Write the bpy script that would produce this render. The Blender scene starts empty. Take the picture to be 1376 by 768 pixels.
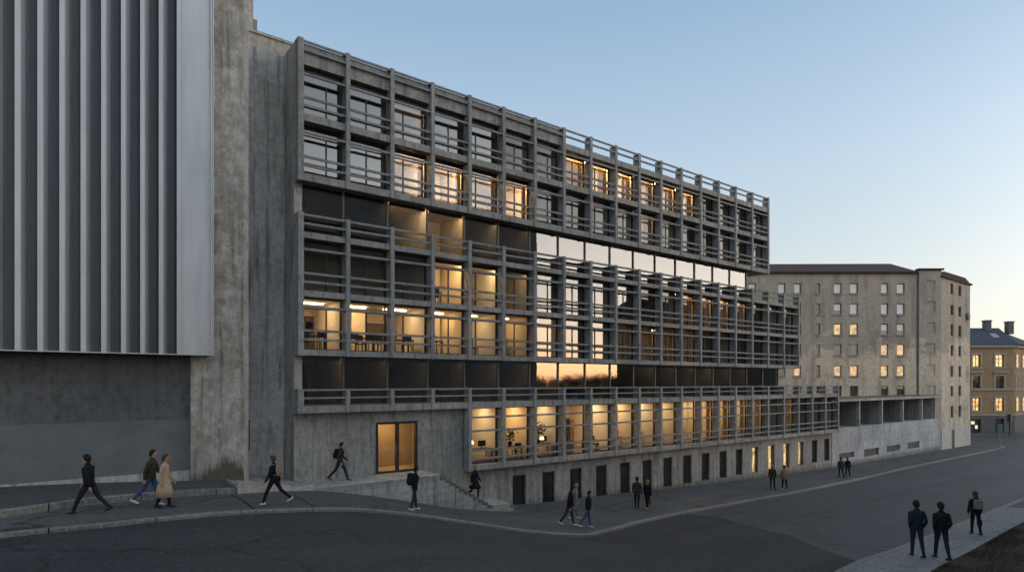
import bpy, math, random
import numpy as np
from mathutils import Vector, Matrix
random.seed(7); RNG = np.random.default_rng(7)
C = bpy.context.scene.collection
SC = bpy.context.scene

# ------------------------------------------------------------------ camera geometry (world: X along the facade, Y into it, Z up from eye height)
F_, VP, HY, CX, P = 815., 1755., 513., 688., 28.4
TH = math.atan2(VP - CX, F_); DZ, DX = math.cos(TH), math.sin(TH)
def ray(px):
    u = (px - CX) / F_
    return DZ + DX * u, DX - DZ * u
def at(px, py, Y):                       # point of the plane Y=const seen at a pixel of the photograph
    a, b = ray(px); t = (P + Y) / b
    return a * t, Y, -(py - HY) / F_ * t
def X_at(px, Y): return at(px, 500, Y)[0]
def sm(a, b, x):
    t = np.clip((x - a) / (b - a), 0, 1); return t * t * (3 - 2 * t)
HX = [-40, -5, 1, 6, 10, 13.4, 18, 22.8, 30, 45, 60, 93, 130, 400]
HV = [3.5, 3.8, 4.0, 4.4, 5.0, 5.8, 7.0, 7.6, 7.8, 8.35, 8.7, 9.0, 9.1, 9.1]
def hgt(X, Y):                           # ground depth below eye height
    X = np.asarray(X, float); Y = np.asarray(Y, float)
    h0 = sum(np.interp(X + o, HX, HV) for o in (-2, -1, 0, 1, 2)) / 5
    w = sm(12, 23, X) * (1 - .7 * sm(45, 90, X))
    return h0 - w * .135 * np.clip(-9 - Y, 0, 12.5)
def gz(X, Y, off=0): return float(-hgt(X, Y) + off)
def gnd(px, py, off=.12):
    a, b = ray(px); t = np.linspace(3, 140, 6000)
    v = (py - HY) / F_ * t - (hgt(a * t, -P + b * t) - off)
    t0 = t[np.argmax(v > 0)]
    return a * t0, -P + b * t0, t0

# ------------------------------------------------------------------ materials
MATS = {}
def new_mat(name):
    m = bpy.data.materials.new(name); m.use_nodes = True; MATS[name] = m
    nt = m.node_tree
    return m, nt, nt.nodes['Principled BSDF']
def nd(nt, typ, **kw):
    n = nt.nodes.new(typ)
    for k, v in kw.items():
        if k.startswith('i_'): n.inputs[k[2:].replace('_', ' ')].default_value = v
        else: setattr(n, k, v)
    return n
def ramp(nt, fac, stops):
    r = nt.nodes.new('ShaderNodeValToRGB'); e = r.color_ramp.elements
    while len(e) < len(stops): e.new(.5)
    for el, (p, c) in zip(e, stops):
        el.position = p; el.color = (c, c, c, 1) if isinstance(c, (int, float)) else (*c, 1)
    nt.links.new(fac, r.inputs[0]); return r.outputs[0]
def mixc(nt, fac, a, b, mode='MIX'):
    n = nt.nodes.new('ShaderNodeMix'); n.data_type = 'RGBA'; n.blend_type = mode
    for s, v in ((0, fac), (6, a), (7, b)):
        if hasattr(v, 'is_linked'): nt.links.new(v, n.inputs[s])
        elif s == 0: n.inputs[0].default_value = v
        else: n.inputs[s].default_value = (*v, 1)
    return n.outputs[2]
def noise(nt, vec, scale, detail=4, rough=.6):
    n = nd(nt, 'ShaderNodeTexNoise'); n.inputs['Scale'].default_value = scale
    n.inputs['Detail'].default_value = detail; n.inputs['Roughness'].default_value = rough
    nt.links.new(vec, n.inputs['Vector']); return n.outputs[0]
def posn(nt, scale=(1, 1, 1)):
    g = nd(nt, 'ShaderNodeNewGeometry'); mp = nd(nt, 'ShaderNodeMapping'); mp.inputs['Scale'].default_value = scale
    nt.links.new(g.outputs['Position'], mp.inputs[0]); return mp.outputs[0]
def bump(nt, bs, hsock, strength=.3, dist=.02):
    b = nd(nt, 'ShaderNodeBump'); b.inputs['Strength'].default_value = strength; b.inputs['Distance'].default_value = dist
    nt.links.new(hsock, b.inputs['Height']); nt.links.new(b.outputs[0], bs.inputs['Normal'])

def concrete(name, base, stain, streak=.5, joints=(2.3, 2.6), boards=.5, warm=(.30, .25, .18), warmth=.25, rough=.85):
    m, nt, bs = new_mat(name)
    p = posn(nt); ps = posn(nt, (2.2, 2.2, .16)); pf = posn(nt, (7.5, 7.5, .35))
    big = noise(nt, p, .33, 5, .62); mid = noise(nt, p, 1.7, 6, .65); fine = noise(nt, p, 28, 4, .7)
    st = noise(nt, ps, 1.6, 5, .6); bd = noise(nt, pf, 1.3, 2, .5)
    c = mixc(nt, ramp(nt, big, [(.32, 0), (.68, 1)]), tuple(x * .66 for x in base), tuple(x * 1.17 for x in base))
    c = mixc(nt, ramp(nt, mid, [(.38, warmth), (.62, 0)]), c, warm)
    c = mixc(nt, ramp(nt, st, [(.50, 0), (.72, streak)]), c, stain)
    c = mixc(nt, ramp(nt, bd, [(.3, boards), (.5, 0), (.7, boards * .5)]), c, tuple(x * .72 for x in base))
    c = mixc(nt, ramp(nt, fine, [(.3, .28), (.5, 0)]), c, tuple(x * .6 for x in base))
    grain = noise(nt, posn(nt, (1, 1, .7)), 4.0, 8, .78)
    c = mixc(nt, ramp(nt, grain, [(.36, .72), (.50, 0)]), c, tuple(x * .45 for x in base)); c = mixc(nt, ramp(nt, grain, [(.52, 0), (.68, .45)]), c, tuple(min(.8, x * 1.4) for x in base))
    pits = noise(nt, p, 9, 1, .4)
    c = mixc(nt, ramp(nt, pits, [(.2, .7), (.27, 0)]), c, stain)
    h = bd
    if joints:
        g = nd(nt, 'ShaderNodeNewGeometry'); sp = nd(nt, 'ShaderNodeSeparateXYZ'); nt.links.new(g.outputs['Position'], sp.inputs[0])
        ad = nd(nt, 'ShaderNodeMath', operation='ADD'); nt.links.new(sp.outputs[0], ad.inputs[0]); nt.links.new(sp.outputs[1], ad.inputs[1])
        cb = nd(nt, 'ShaderNodeCombineXYZ'); nt.links.new(ad.outputs[0], cb.inputs[0]); nt.links.new(sp.outputs[2], cb.inputs[1])
        br = nd(nt, 'ShaderNodeTexBrick'); br.offset = 0; br.inputs['Scale'].default_value = 1
        br.inputs['Mortar Size'].default_value = .012; br.inputs['Mortar Smooth'].default_value = .6
        br.inputs['Brick Width'].default_value = joints[0]; br.inputs['Row Height'].default_value = joints[1]
        br.inputs['Color1'].default_value = (.86, .86, .86, 1); br.inputs['Color2'].default_value = (1.08, 1.06, 1.04, 1)
        br.inputs['Mortar'].default_value = (.5, .5, .5, 1)
        nt.links.new(cb.outputs[0], br.inputs['Vector'])
        c = mixc(nt, .85, c, br.outputs['Color'], 'MULTIPLY')
    nt.links.new(c, bs.inputs['Base Color']); bs.inputs['Roughness'].default_value = rough
    ad2 = nd(nt, 'ShaderNodeMath', operation='ADD'); nt.links.new(h, ad2.inputs[0]); nt.links.new(fine, ad2.inputs[1])
    bump(nt, bs, ad2.outputs[0], .35, .02)
    return m
concrete('concrete', (.295, .284, .270), (.045, .042, .038), .85, boards=.65, warmth=.35)
concrete('concrete_fin', (.27, .27, .268), (.06, .056, .05), .6, None, .35)
concrete('concrete_rail', (.21, .21, .21), (.07, .065, .06), .4, None, .3)
concrete('concrete_dark', (.29, .295, .295), (.035, .033, .03), .95, (2.6, 4.1), .5, (.22, .19, .14), .3)
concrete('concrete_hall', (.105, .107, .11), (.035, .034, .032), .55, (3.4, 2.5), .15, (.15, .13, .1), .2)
concrete('concrete_shaft', (.39, .392, .39), (.03, .028, .026), 1.0, (2.6, 2.75), .6, (.36, .33, .26), .3)
concrete('concrete_pier', (.53, .495, .44), (.05, .042, .033), .9, (3.1, 4.3), .8, (.16, .12, .075), .7)
concrete('concrete_pale', (.42, .40, .36), (.12, .11, .1), .5, None, .3)
concrete('concrete_low', (.38, .39, .40), (.10, .095, .085), .75, (4.6, 2.1), .3, (.32, .3, .26), .3)
concrete('concrete_step', (.33, .325, .31), (.045, .04, .035), .9, (9.0, .36), .3)

def render_wall():
    m, nt, bs = new_mat('old_render')
    p = posn(nt); ps = posn(nt, (.8, .8, .12))
    big = noise(nt, posn(nt, (1, 1, 1.5)), .22, 8, .72); mid = noise(nt, p, .9, 6, .7); st = noise(nt, ps, 1.1, 5, .65); fine = noise(nt, p, 14, 4, .7)
    c = mixc(nt, ramp(nt, mid, [(.35, 0), (.65, 1)]), (.53, .425, .315), (.62, .505, .38))
    sp = nd(nt, 'ShaderNodeSeparateXYZ'); nt.links.new(p, sp.inputs[0])
    mr = nd(nt, 'ShaderNodeMapRange'); mr.inputs[1].default_value = 3; mr.inputs[2].default_value = 16.5
    nt.links.new(sp.outputs[2], mr.inputs[0])
    ad = nd(nt, 'ShaderNodeMath', operation='MULTIPLY_ADD'); nt.links.new(big, ad.inputs[0]); ad.inputs[1].default_value = 1.6
    nt.links.new(mr.outputs[0], ad.inputs[2])
    c = mixc(nt, ramp(nt, ad.outputs[0], [(.80, 0), (.92, .12), (1.1, .62), (1.22, .3), (1.36, .8), (1.5, .5)]), c, (.17, .155, .135))   # weathered, washed-out plaster high on the wall
    c = mixc(nt, ramp(nt, st, [(.48, 0), (.68, .7)]), c, (.15, .135, .12)); gr = noise(nt, p, 2.6, 7, .75); c = mixc(nt, ramp(nt, gr, [(.36, .5), (.52, 0)]), c, (.2, .17, .135))
    c = mixc(nt, ramp(nt, fine, [(.3, .2), (.5, 0)]), c, (.2, .17, .14))
    nt.links.new(c, bs.inputs['Base Color']); bs.inputs['Roughness'].default_value = .92
    bump(nt, bs, mid, .25, .03)
render_wall()

def simple(name, col, rough=.6, metal=0, var=.15, scale=3., spec=None):
    m, nt, bs = new_mat(name)
    n = noise(nt, posn(nt), scale, 5, .6)
    c = mixc(nt, ramp(nt, n, [(.3, 0), (.7, 1)]), tuple(x * (1 - var) for x in col), tuple(min(1, x * (1 + var)) for x in col))
    nt.links.new(c, bs.inputs['Base Color']); bs.inputs['Roughness'].default_value = rough; bs.inputs['Metallic'].default_value = metal
    if spec is not None: bs.inputs['Specular IOR Level'].default_value = spec
    return m
simple('window_metal', (.022, .02, .019), .5)
simple('door_dark', (.018, .02, .019), .8, 0, .15, 3, .2)
simple('bronze_metal', (.10, .085, .07), .45)
simple('interior_paint', (.66, .58, .46), .8, 0, .04, .6)
simple('interior_floor', (.16, .12, .085), .6)
def translucent(name, col, amt=.6):
    m = simple(name, col, .9, 0, .12, 6); nt = m.node_tree; bs = nt.nodes['Principled BSDF']; out = nt.nodes['Material Output']
    t = nd(nt, 'ShaderNodeBsdfTranslucent'); t.inputs[0].default_value = (*col, 1); mx = nd(nt, 'ShaderNodeMixShader'); mx.inputs[0].default_value = amt
    nt.links.new(bs.outputs[0], mx.inputs[1]); nt.links.new(t.outputs[0], mx.inputs[2]); nt.links.new(mx.outputs[0], out.inputs[0])
translucent('curtain_cloth', (.58, .43, .25))
simple('blind_white', (.78, .76, .72), .8, 0, .06, 4)
simple('wood_panel', (.30, .17, .075), .6, 0, .25, 4)
simple('furniture_dark', (.05, .035, .025), .5)
simple('plastic_black', (.02, .02, .02), .4)
simple('plant_green', (.03, .055, .02), .7, 0, .4, 12)
simple('roof_brown', (.055, .032, .03), .85, 0, .3, 2, .2)
simple('slate', (.05, .06, .075), .9, 0, .35, 3, .2)
simple('yellow_plaster', (.30, .195, .105), .9, 0, .12, 1)
simple('grey_plaster', (.12, .115, .11), .9, 0, .2, 1)
simple('stone_trim', (.33, .28, .22), .85, 0, .15, 2)
simple('plinth_plaster', (.42, .39, .35), .9, 0, .15, 1)
simple('dark_brick', (.30, .30, .30), .9, 0, .3, 2)
simple('bark', (.07, .055, .04), .9, 0, .3, 8)
simple('leaf', (.05, .06, .025), .7, 0, .4, 2)
simple('galvanised', (.24, .245, .25), .45, .6)
simple('sign_face', (.03, .10, .105), .5)
simple('vent_louvre', (.13, .13, .13), .6)
simple('shade_frame', (.12, .11, .10), .6)  # frames coloured dark to paint the shadow of the window recess
simple('brown_frame', (.16, .09, .045), .6)
simple('lobby_paint', (.40, .31, .19), .8, 0, .12, 1.5)
simple('pinboard', (.16, .115, .07), .8, 0, .3, 6)

def cladding():
    m, nt, bs = new_mat('clad_metal')
    p = posn(nt, (1, 1, .12)); n = noise(nt, p, 2.5, 5, .6); q = noise(nt, posn(nt), .5, 4, .6); sc = noise(nt, posn(nt, (2, 2, 9)), 1.2, 3, .7)
    c = mixc(nt, ramp(nt, n, [(.3, 0), (.7, 1)]), (.36, .365, .38), (.44, .445, .46))
    c = mixc(nt, ramp(nt, q, [(.45, 0), (.75, .35)]), c, (.34, .335, .33))
    c = mixc(nt, ramp(nt, sc, [(.71, 0), (.74, .5)]), c, (.06, .06, .06))
    nt.links.new(c, bs.inputs['Base Color']); bs.inputs['Roughness'].default_value = .42; bs.inputs['Metallic'].default_value = .35
cladding()
simple('clad_recess_shade', (.05, .058, .07), .5, .2, .12, 1)  # darker copy of the cladding metal; rib shade put into the colour

def glass(name, base_refl, gain, tint, rough=.0):
    m, nt, bs = new_mat(name); nt.nodes.remove(bs)
    out = nt.nodes['Material Output']
    tr = nd(nt, 'ShaderNodeBsdfTransparent'); tr.inputs[0].default_value = (*tint, 1)
    gl = nd(nt, 'ShaderNodeBsdfGlossy'); gl.inputs['Roughness'].default_value = rough; gl.inputs[0].default_value = (.97, .97, .97, 1)
    # old float glass: each sheet is very slightly wavy
    n = noise(nt, posn(nt), .9, 2, .5); b = nd(nt, 'ShaderNodeBump'); b.inputs['Strength'].default_value = .02; b.inputs['Distance'].default_value = .05
    nt.links.new(n, b.inputs['Height']); nt.links.new(b.outputs[0], gl.inputs['Normal'])
    fr = nd(nt, 'ShaderNodeFresnel'); fr.inputs[0].default_value = 1.52
    ma = nd(nt, 'ShaderNodeMath', operation='MULTIPLY_ADD'); ma.use_clamp = True
    nt.links.new(fr.outputs[0], ma.inputs[0]); ma.inputs[1].default_value = gain; ma.inputs[2].default_value = base_refl
    gg = nd(nt, 'ShaderNodeNewGeometry'); iv = nd(nt, 'ShaderNodeMath', operation='SUBTRACT'); iv.inputs[0].default_value = 1; nt.links.new(gg.outputs['Backfacing'], iv.inputs[1])
    mu = nd(nt, 'ShaderNodeMath', operation='MULTIPLY'); nt.links.new(ma.outputs[0], mu.inputs[0]); nt.links.new(iv.outputs[0], mu.inputs[1])
    mx = nd(nt, 'ShaderNodeMixShader'); nt.links.new(mu.outputs[0], mx.inputs[0]); nt.links.new(tr.outputs[0], mx.inputs[1]); nt.links.new(gl.outputs[0], mx.inputs[2])
    nt.links.new(mx.outputs[0], out.inputs[0])
glass('semi_glass', .07, 1.3, (.85, .86, .85))
glass('coated_glass', .075, 1.5, (.8, .81, .81))
glass('window_glass', .02, 1.0, (.86, .87, .86))
glass('ribbon_glass', .09, 1.3, (.52, .53, .53))
glass('old_glass', .05, 1.3, (.96, .96, .96))

def grime_mat(src_name, name, zline, slope, x0):
    m = MATS[src_name].copy(); m.name = name; MATS[name] = m; nt = m.node_tree; bs = nt.nodes['Principled BSDF']
    src = bs.inputs['Base Color'].links[0].from_socket
    sp = nd(nt, 'ShaderNodeSeparateXYZ'); nt.links.new(posn(nt), sp.inputs[0])
    n = noise(nt, posn(nt, (2.5, 2.5, 1.1)), 1.4, 6, .7)
    l = nd(nt, 'ShaderNodeMath', operation='MULTIPLY_ADD'); nt.links.new(sp.outputs[0], l.inputs[0]); l.inputs[1].default_value = slope; nt.links.new(sp.outputs[2], l.inputs[2])
    a = nd(nt, 'ShaderNodeMath', operation='MULTIPLY_ADD'); nt.links.new(l.outputs[0], a.inputs[0]); a.inputs[1].default_value = -.62; a.inputs[2].default_value = .62 * (zline + slope * x0) + .1
    b = nd(nt, 'ShaderNodeMath', operation='ADD'); nt.links.new(a.outputs[0], b.inputs[0]); nt.links.new(n, b.inputs[1])
    c = mixc(nt, ramp(nt, b.outputs[0], [(.34, 0), (.52, .45), (.75, .8)]), src, (.045, .042, .036))
    nt.links.new(c, bs.inputs['Base Color'])
grime_mat('concrete', 'concrete_base', -7.55, .024, 22.8)
grime_mat('concrete_low', 'concrete_low_base', -8.5, 0, 0)
def emit(name, col, s):
    m, nt, bs = new_mat(name); nt.nodes.remove(bs)
    e = nd(nt, 'ShaderNodeEmission'); e.inputs[0].default_value = (*col, 1); e.inputs[1].default_value = s
    nt.links.new(e.outputs[0], nt.nodes['Material Output'].inputs[0]); return m
WARM = (1.0, .67, .34)
LAMP_GAIN = 9.0
def lamp_mat(level, h=0):
    k = 'lamp_%03d_%d' % (round(level * 100), h)
    return MATS.get(k) or emit(k, (WARM, (1.0, .71, .40), (1.0, .62, .28))[h], LAMP_GAIN * level)
emit('lamp_strip', (1, .8, .5), .3)
def lit_blind(name, col, s):             # a drawn curtain or blind; the room lamp's glow is put into its emission
    m, nt, bs = new_mat(name)
    n = noise(nt, posn(nt, (1.2, 1.2, 1.0)), 1.9, 5, .7)
    e = ramp(nt, n, [(.36, tuple(x * .10 for x in col)), (.5, tuple(x * .55 for x in col)), (.62, col)])
    nt.links.new(e, bs.inputs['Emission Color']); bs.inputs['Emission Strength'].default_value = s
    bs.inputs['Base Color'].default_value = (.5, .42, .3, 1); bs.inputs['Roughness'].default_value = .9
lit_blind('lit_curtain', (1.0, .55, .17), .12)
lit_blind('lit_curtain_pale', (1.0, .66, .30), .12)
emit('screen_glow', (.9, .8, .6), .2)
lit_blind('lit_amber', (1.0, .55, .18), .24)
lit_blind('lit_basement', (1.0, .64, .27), .24)
emit('shop_glow', (1.0, .82, .6), .12)

def asphalt(name, base, patch, cracks=True, rough=.75):
    m, nt, bs = new_mat(name)
    p = posn(nt); fine = noise(nt, p, 8.5, 8, .86); mid = noise(nt, p, 3.5, 6, .7); big = noise(nt, posn(nt, (.5, 1, 1)), .25, 6, .65)
    streak = noise(nt, posn(nt, (.10, .8, 1)), 1.1, 5, .6)
    c = mixc(nt, ramp(nt, big, [(.36, 0), (.64, 1)]), base, patch)
    c = mixc(nt, ramp(nt, streak, [(.48, 0), (.72, .55)]), c, tuple(x * .55 for x in base))
    c = mixc(nt, ramp(nt, mid, [(.3, .4), (.55, 0)]), c, tuple(x * .6 for x in base))
    c = mixc(nt, ramp(nt, fine, [(.50, 0), (.64, .85)]), c, tuple(x * 2.4 for x in base)); c = mixc(nt, ramp(nt, fine, [(.34, .75), (.48, 0)]), c, tuple(x * .4 for x in base))
    if cracks:
        v = nd(nt, 'ShaderNodeTexVoronoi', feature='DISTANCE_TO_EDGE'); v.inputs['Scale'].default_value = .16
        ns = nd(nt, 'ShaderNodeTexNoise'); ns.inputs['Scale'].default_value = .8; ns.inputs['Detail'].default_value = 5; nt.links.new(p, ns.inputs['Vector'])
        vm = nd(nt, 'ShaderNodeVectorMath', operation='MULTIPLY_ADD'); nt.links.new(ns.outputs['Color'], vm.inputs[0]); vm.inputs[1].default_value = (2.2, 2.2, 2.2); nt.links.new(p, vm.inputs[2])
        nt.links.new(vm.outputs[0], v.inputs['Vector'])
        cm = ramp(nt, v.outputs[0], [(.0, .8), (.006, .6), (.012, 0)])
        c = mixc(nt, cm, c, tuple(x * .35 for x in base))
    nt.links.new(c, bs.inputs['Base Color']); bs.inputs['Roughness'].default_value = rough; bs.inputs['Specular IOR Level'].default_value = .22
    bump(nt, bs, fine, .5, .012)
asphalt('asphalt', (.046, .048, .053), (.062, .063, .067), True, .62)
asphalt('asphalt_left_shade', (.030, .031, .034), (.042, .043, .046), True, .7)
asphalt('asphalt_new', (.032, .033, .036), (.043, .044, .047), False, .9)
asphalt('pavement_asphalt', (.058, .060, .062), (.088, .09, .091), True, .8)
asphalt('walkway_asphalt', (.055, .055, .056), (.075, .075, .075), False)
asphalt('pavement_pale', (.125, .132, .14), (.17, .175, .18), True, .75)
asphalt('granite', (.12, .113, .105), (.22, .205, .19), False, .7)
asphalt('soil', (.016, .0125, .008), (.028, .023, .014), False, .95)
asphalt('joint_tar', (.012, .012, .012), (.018, .018, .018), False, .7)

# ------------------------------------------------------------------ object helpers
def M(n): return MATS[n]
WORLD = {}
class MB:
    def __init__(s): s.v = []; s.f = []; s.m = []
    def add(s, verts, faces, m=0):
        o = len(s.v); s.v += [tuple(v) for v in verts]
        s.f += [tuple(i + o for i in f) for f in faces]; s.m += [m] * len(faces)
        return s
    def box(s, x0, x1, y0, y1, z0, z1, m=0):
        v = [(x, y, z) for z in (z0, z1) for y in (y0, y1) for x in (x0, x1)]
        return s.add(v, [(0, 2, 3, 1), (4, 5, 7, 6), (0, 1, 5, 4), (2, 6, 7, 3), (0, 4, 6, 2), (1, 3, 7, 5)], m)
    def prism(s, poly, axis, a, b, m=0):     # polygon extruded along an axis: 'z' poly=(x,y); 'y' poly=(x,z); 'x' poly=(y,z)
        n = len(poly)
        def p(q, t):
            return {'z': (q[0], q[1], t), 'y': (q[0], t, q[1]), 'x': (t, q[0], q[1])}[axis]
        v = [p(q, a) for q in poly] + [p(q, b) for q in poly]
        return s.add(v, [tuple(range(n))[::-1], tuple(range(n, 2 * n))] + [(i, (i + 1) % n, n + (i + 1) % n, n + i) for i in range(n)], m)
    def tube(s, p0, p1, r, n=8, m=0, r1=None):
        p0, p1 = Vector(p0), Vector(p1); d = (p1 - p0).normalized(); q = d.to_track_quat('Z', 'Y').to_matrix()
        r1 = r if r1 is None else r1
        v = [p0 + q @ Vector((r * math.cos(k * 2 * math.pi / n), r * math.sin(k * 2 * math.pi / n), 0)) for k in range(n)]
        v += [p1 + q @ Vector((r1 * math.cos(k * 2 * math.pi / n), r1 * math.sin(k * 2 * math.pi / n), 0)) for k in range(n)]
        return s.add(v, [tuple(range(n))[::-1], tuple(range(n, 2 * n))] + [(k, (k + 1) % n, n + (k + 1) % n, n + k) for k in range(n)], m)
    def sphere(s, c, r, nu=10, nv=7, m=0, keep=None):
        rx, ry, rz = (r, r, r) if not hasattr(r, '__len__') else r
        v = [(c[0] + rx * math.sin(math.pi * j / nv) * math.cos(2 * math.pi * i / nu), c[1] + ry * math.sin(math.pi * j / nv) * math.sin(2 * math.pi * i / nu), c[2] + rz * math.cos(math.pi * j / nv)) for j in range(nv + 1) for i in range(nu)]
        return s.add(v, [(j * nu + i, (j + 1) * nu + i, (j + 1) * nu + (i + 1) % nu, j * nu + (i + 1) % nu) for j in range(nv) for i in range(nu)], m)
    def xf(s, fn): s.v = [tuple(fn(v)) for v in s.v]; return s
    def build(s, name, mats, parent=None, smooth=False, label=None):
        if not isinstance(mats, (list, tuple)): mats = [mats]
        v = np.array(s.v, float); lo, hi = v.min(0), v.max(0)
        org = np.array([(lo[0] + hi[0]) / 2, (lo[1] + hi[1]) / 2, lo[2]])
        me = bpy.data.meshes.new(name); me.from_pydata((v - org).tolist(), [], s.f); me.update()
        for mn in mats: me.materials.append(M(mn) if isinstance(mn, str) else mn)
        me.polygons.foreach_set('material_index', s.m)
        if smooth: me.polygons.foreach_set('use_smooth', [True] * len(me.polygons))
        o = bpy.data.objects.new(name, me); C.objects.link(o)
        po = WORLD[parent.name] if parent else np.zeros(3)
        o.location = org - po; WORLD[o.name] = org
        if parent: o.parent = parent
        if label: o['label'] = label
        return o
def tag(o, label=None, cat=None, group=None, kind=None):
    for k, v in (('label', label), ('category', cat), ('group', group), ('kind', kind)):
        if v: o[k] = v
    return o
def thing(name, loc, label, cat, group=None):
    o = bpy.data.objects.new(name, None); C.objects.link(o); o.location = loc; o.empty_display_size = .3
    WORLD[o.name] = np.array(loc, float); return tag(o, label, cat, group)
def box(name, b, mat, parent=None): return MB().box(*b).build(name, mat, parent)
def wall_openings(mb, x0, x1, y0, y1, z0, z1, ops, m=0):
    """wall along X with rectangular openings (x0,x1,z0,z1), sorted and not overlapping in X"""
    cur = x0
    for a, b, c, d in sorted(ops):
        if a > cur: mb.box(cur, a, y0, y1, z0, z1, m)
        if c > z0: mb.box(a, b, y0, y1, z0, c, m)
        if d < z1: mb.box(a, b, y0, y1, d, z1, m)
        cur = b
    if cur < x1: mb.box(cur, x1, y0, y1, z0, z1, m)
    return mb

def sheet(name, xs, ya, yb, off, mat, ncol=10, kind='structure', skirt=0, face=None):
    """strip of ground between two lines ya(x) and yb(x), draped on the terrain; skirt closes the ya side downward"""
    mb = MB(); n = ncol + 1; v = []; f = []
    for x in xs:
        a, b = ya(x), yb(x)
        for k in range(n):
            y = a + (b - a) * k / ncol; v.append((x, y, gz(x, y, off)))
    for i in range(len(xs) - 1):
        for k in range(ncol): f.append((i * n + k, (i + 1) * n + k, (i + 1) * n + k + 1, i * n + k + 1))
    mb.add(v, f)
    if skirt:
        for side in (0, ncol):
            v = []; f = []
            for i, x in enumerate(xs):
                y = ya(x) if side == 0 else yb(x); z = gz(x, y, off); v += [(x, y, z), (x, y, z - skirt)]
            for i in range(len(xs) - 1): f.append((2 * i, 2 * i + 1, 2 * i + 3, 2 * i + 2))
            mb.add(v, f)
    o = mb.build(name, mat); tag(o, kind=kind); return o
def poly(pts):
    xs, ys = zip(*pts); return lambda x: float(np.interp(x, xs, ys))

# ------------------------------------------------------------------ ground, road, pavements
kerb_far = poly([(-60, -12), (-30, -10), (-1, -8.5), (1.2, -8.25), (3.8, -7.55), (5.5, -7.25), (7.5, -6.95), (9.4, -6.5), (11, -6.75), (13, -7.0), (16, -7.35), (18.5, -7.8), (20.2, -8.0), (22, -7.35), (25, -6.55), (28.3, -6.2), (37, -5.7), (48, -5.05), (65, -4.0), (82, -3.6), (104, -3.3), (107, -2.6), (109, .5), (109.5, 6)])
kn = [gnd(x, y)[:2] for x, y in [(1121, 768), (1180, 744), (1250, 718), (1310, 694), (1376, 668)]]
kerb_near = poly([(-60, kn[0][1] - 1.6), (kn[0][0] - 6, kn[0][1] - .9)] + kn + [(70, kn[-1][1] + 1.3), (130, kn[-1][1] + 4)])
gl = [gnd(x, y)[:2] for x, y in [(1249, 768), (1310, 736), (1376, 700)]]
grass_ln = poly([(-60, kn[0][1] - 3.4), (gl[0][0] - 6, gl[0][1] - .6)] + gl + [(gl[-1][0] + 12, gl[-1][1] + .8), (70, gl[-1][1] + 2), (130, gl[-1][1] + 5)])
xs = list(np.arange(-60, 40, .5)) + list(np.arange(40, 141, 1.5))
xg = sorted(set(list(np.arange(-60, 62, 2.0)) + [-600, -300, -150, -90] + list(np.arange(62, 150, 8)) + [200, 320, 600]))
yg = [-600, -300, -150, -90, -60, -45, -36] + list(np.arange(-32, 4, 2.0)) + [10, 20, 40, 80, 160, 320, 600]
mb = MB(); n = len(yg)
mb.add([(x, y, gz(x, y, -.3)) for x in xg for y in yg], [(i * n + k, (i + 1) * n + k, (i + 1) * n + k + 1, i * n + k + 1) for i in range(len(xg) - 1) for k in range(n - 1)])
tag(mb.build('ground', 'soil'), kind='structure')
sheet('road', xs, kerb_near, kerb_far, 0, 'asphalt', 26)
sheet('cross_street', list(np.arange(103, 180, 3.)), lambda x: -14 if x < 140 else -60, lambda x: 60, -.02, 'asphalt', 20)
back = lambda x: -1.0 if x < 6.6 else (.7 if x < 93 else 4.0)
xp = [x for x in xs if -60 <= x <= 108] + [109.2]
sheet('pavement', xp, lambda x: kerb_far(x) + .26, back, .12, 'pavement_asphalt', 10)
# granite kerb stones along the far pavement, one continuous kerb with joints
def kerb(name, xs, line, w, off, drop, mat, joint=2.2):
    mb = MB(); acc = 0; run = [xs[0]]
    def stone(run):
        n = len(run)
        prof = [(0, -drop), (0, -.025), (.03, 0), (w, 0), (w, -drop)]
        v = [];
        for i, x in enumerate(run):
            xx = x + (.016 if i == 0 else (-.016 if i == n - 1 else 0))
            y0 = line(xx)
            for dy, dz in prof: v.append((xx, y0 + dy, gz(xx, y0, off) + dz))
        k = len(prof); f = []
        for i in range(n - 1):
            for j in range(k - 1): f.append((i * k + j, i * k + j + 1, (i + 1) * k + j + 1, (i + 1) * k + j))
        f += [tuple(range(k)), tuple(range((n - 1) * k, n * k))[::-1]]
        mb.add(v, f)
    for a, b in zip(xs[:-1], xs[1:]):
        acc += math.hypot(b - a, line(b) - line(a)); run.append(b)
        if acc >= joint: stone(run); run = [b]; acc = 0
    if len(run) > 1: stone(run)
    return tag(mb.build(name, mat), kind='structure')
kerb('kerb', [x for x in xs if x <= 109], kerb_far, .26, .128, .3, 'granite')
kerb('kerb', [x for x in xs if x <= 130], lambda x: kerb_near(x) - .22, .22, .128, .3, 'granite', 3.0)
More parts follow.
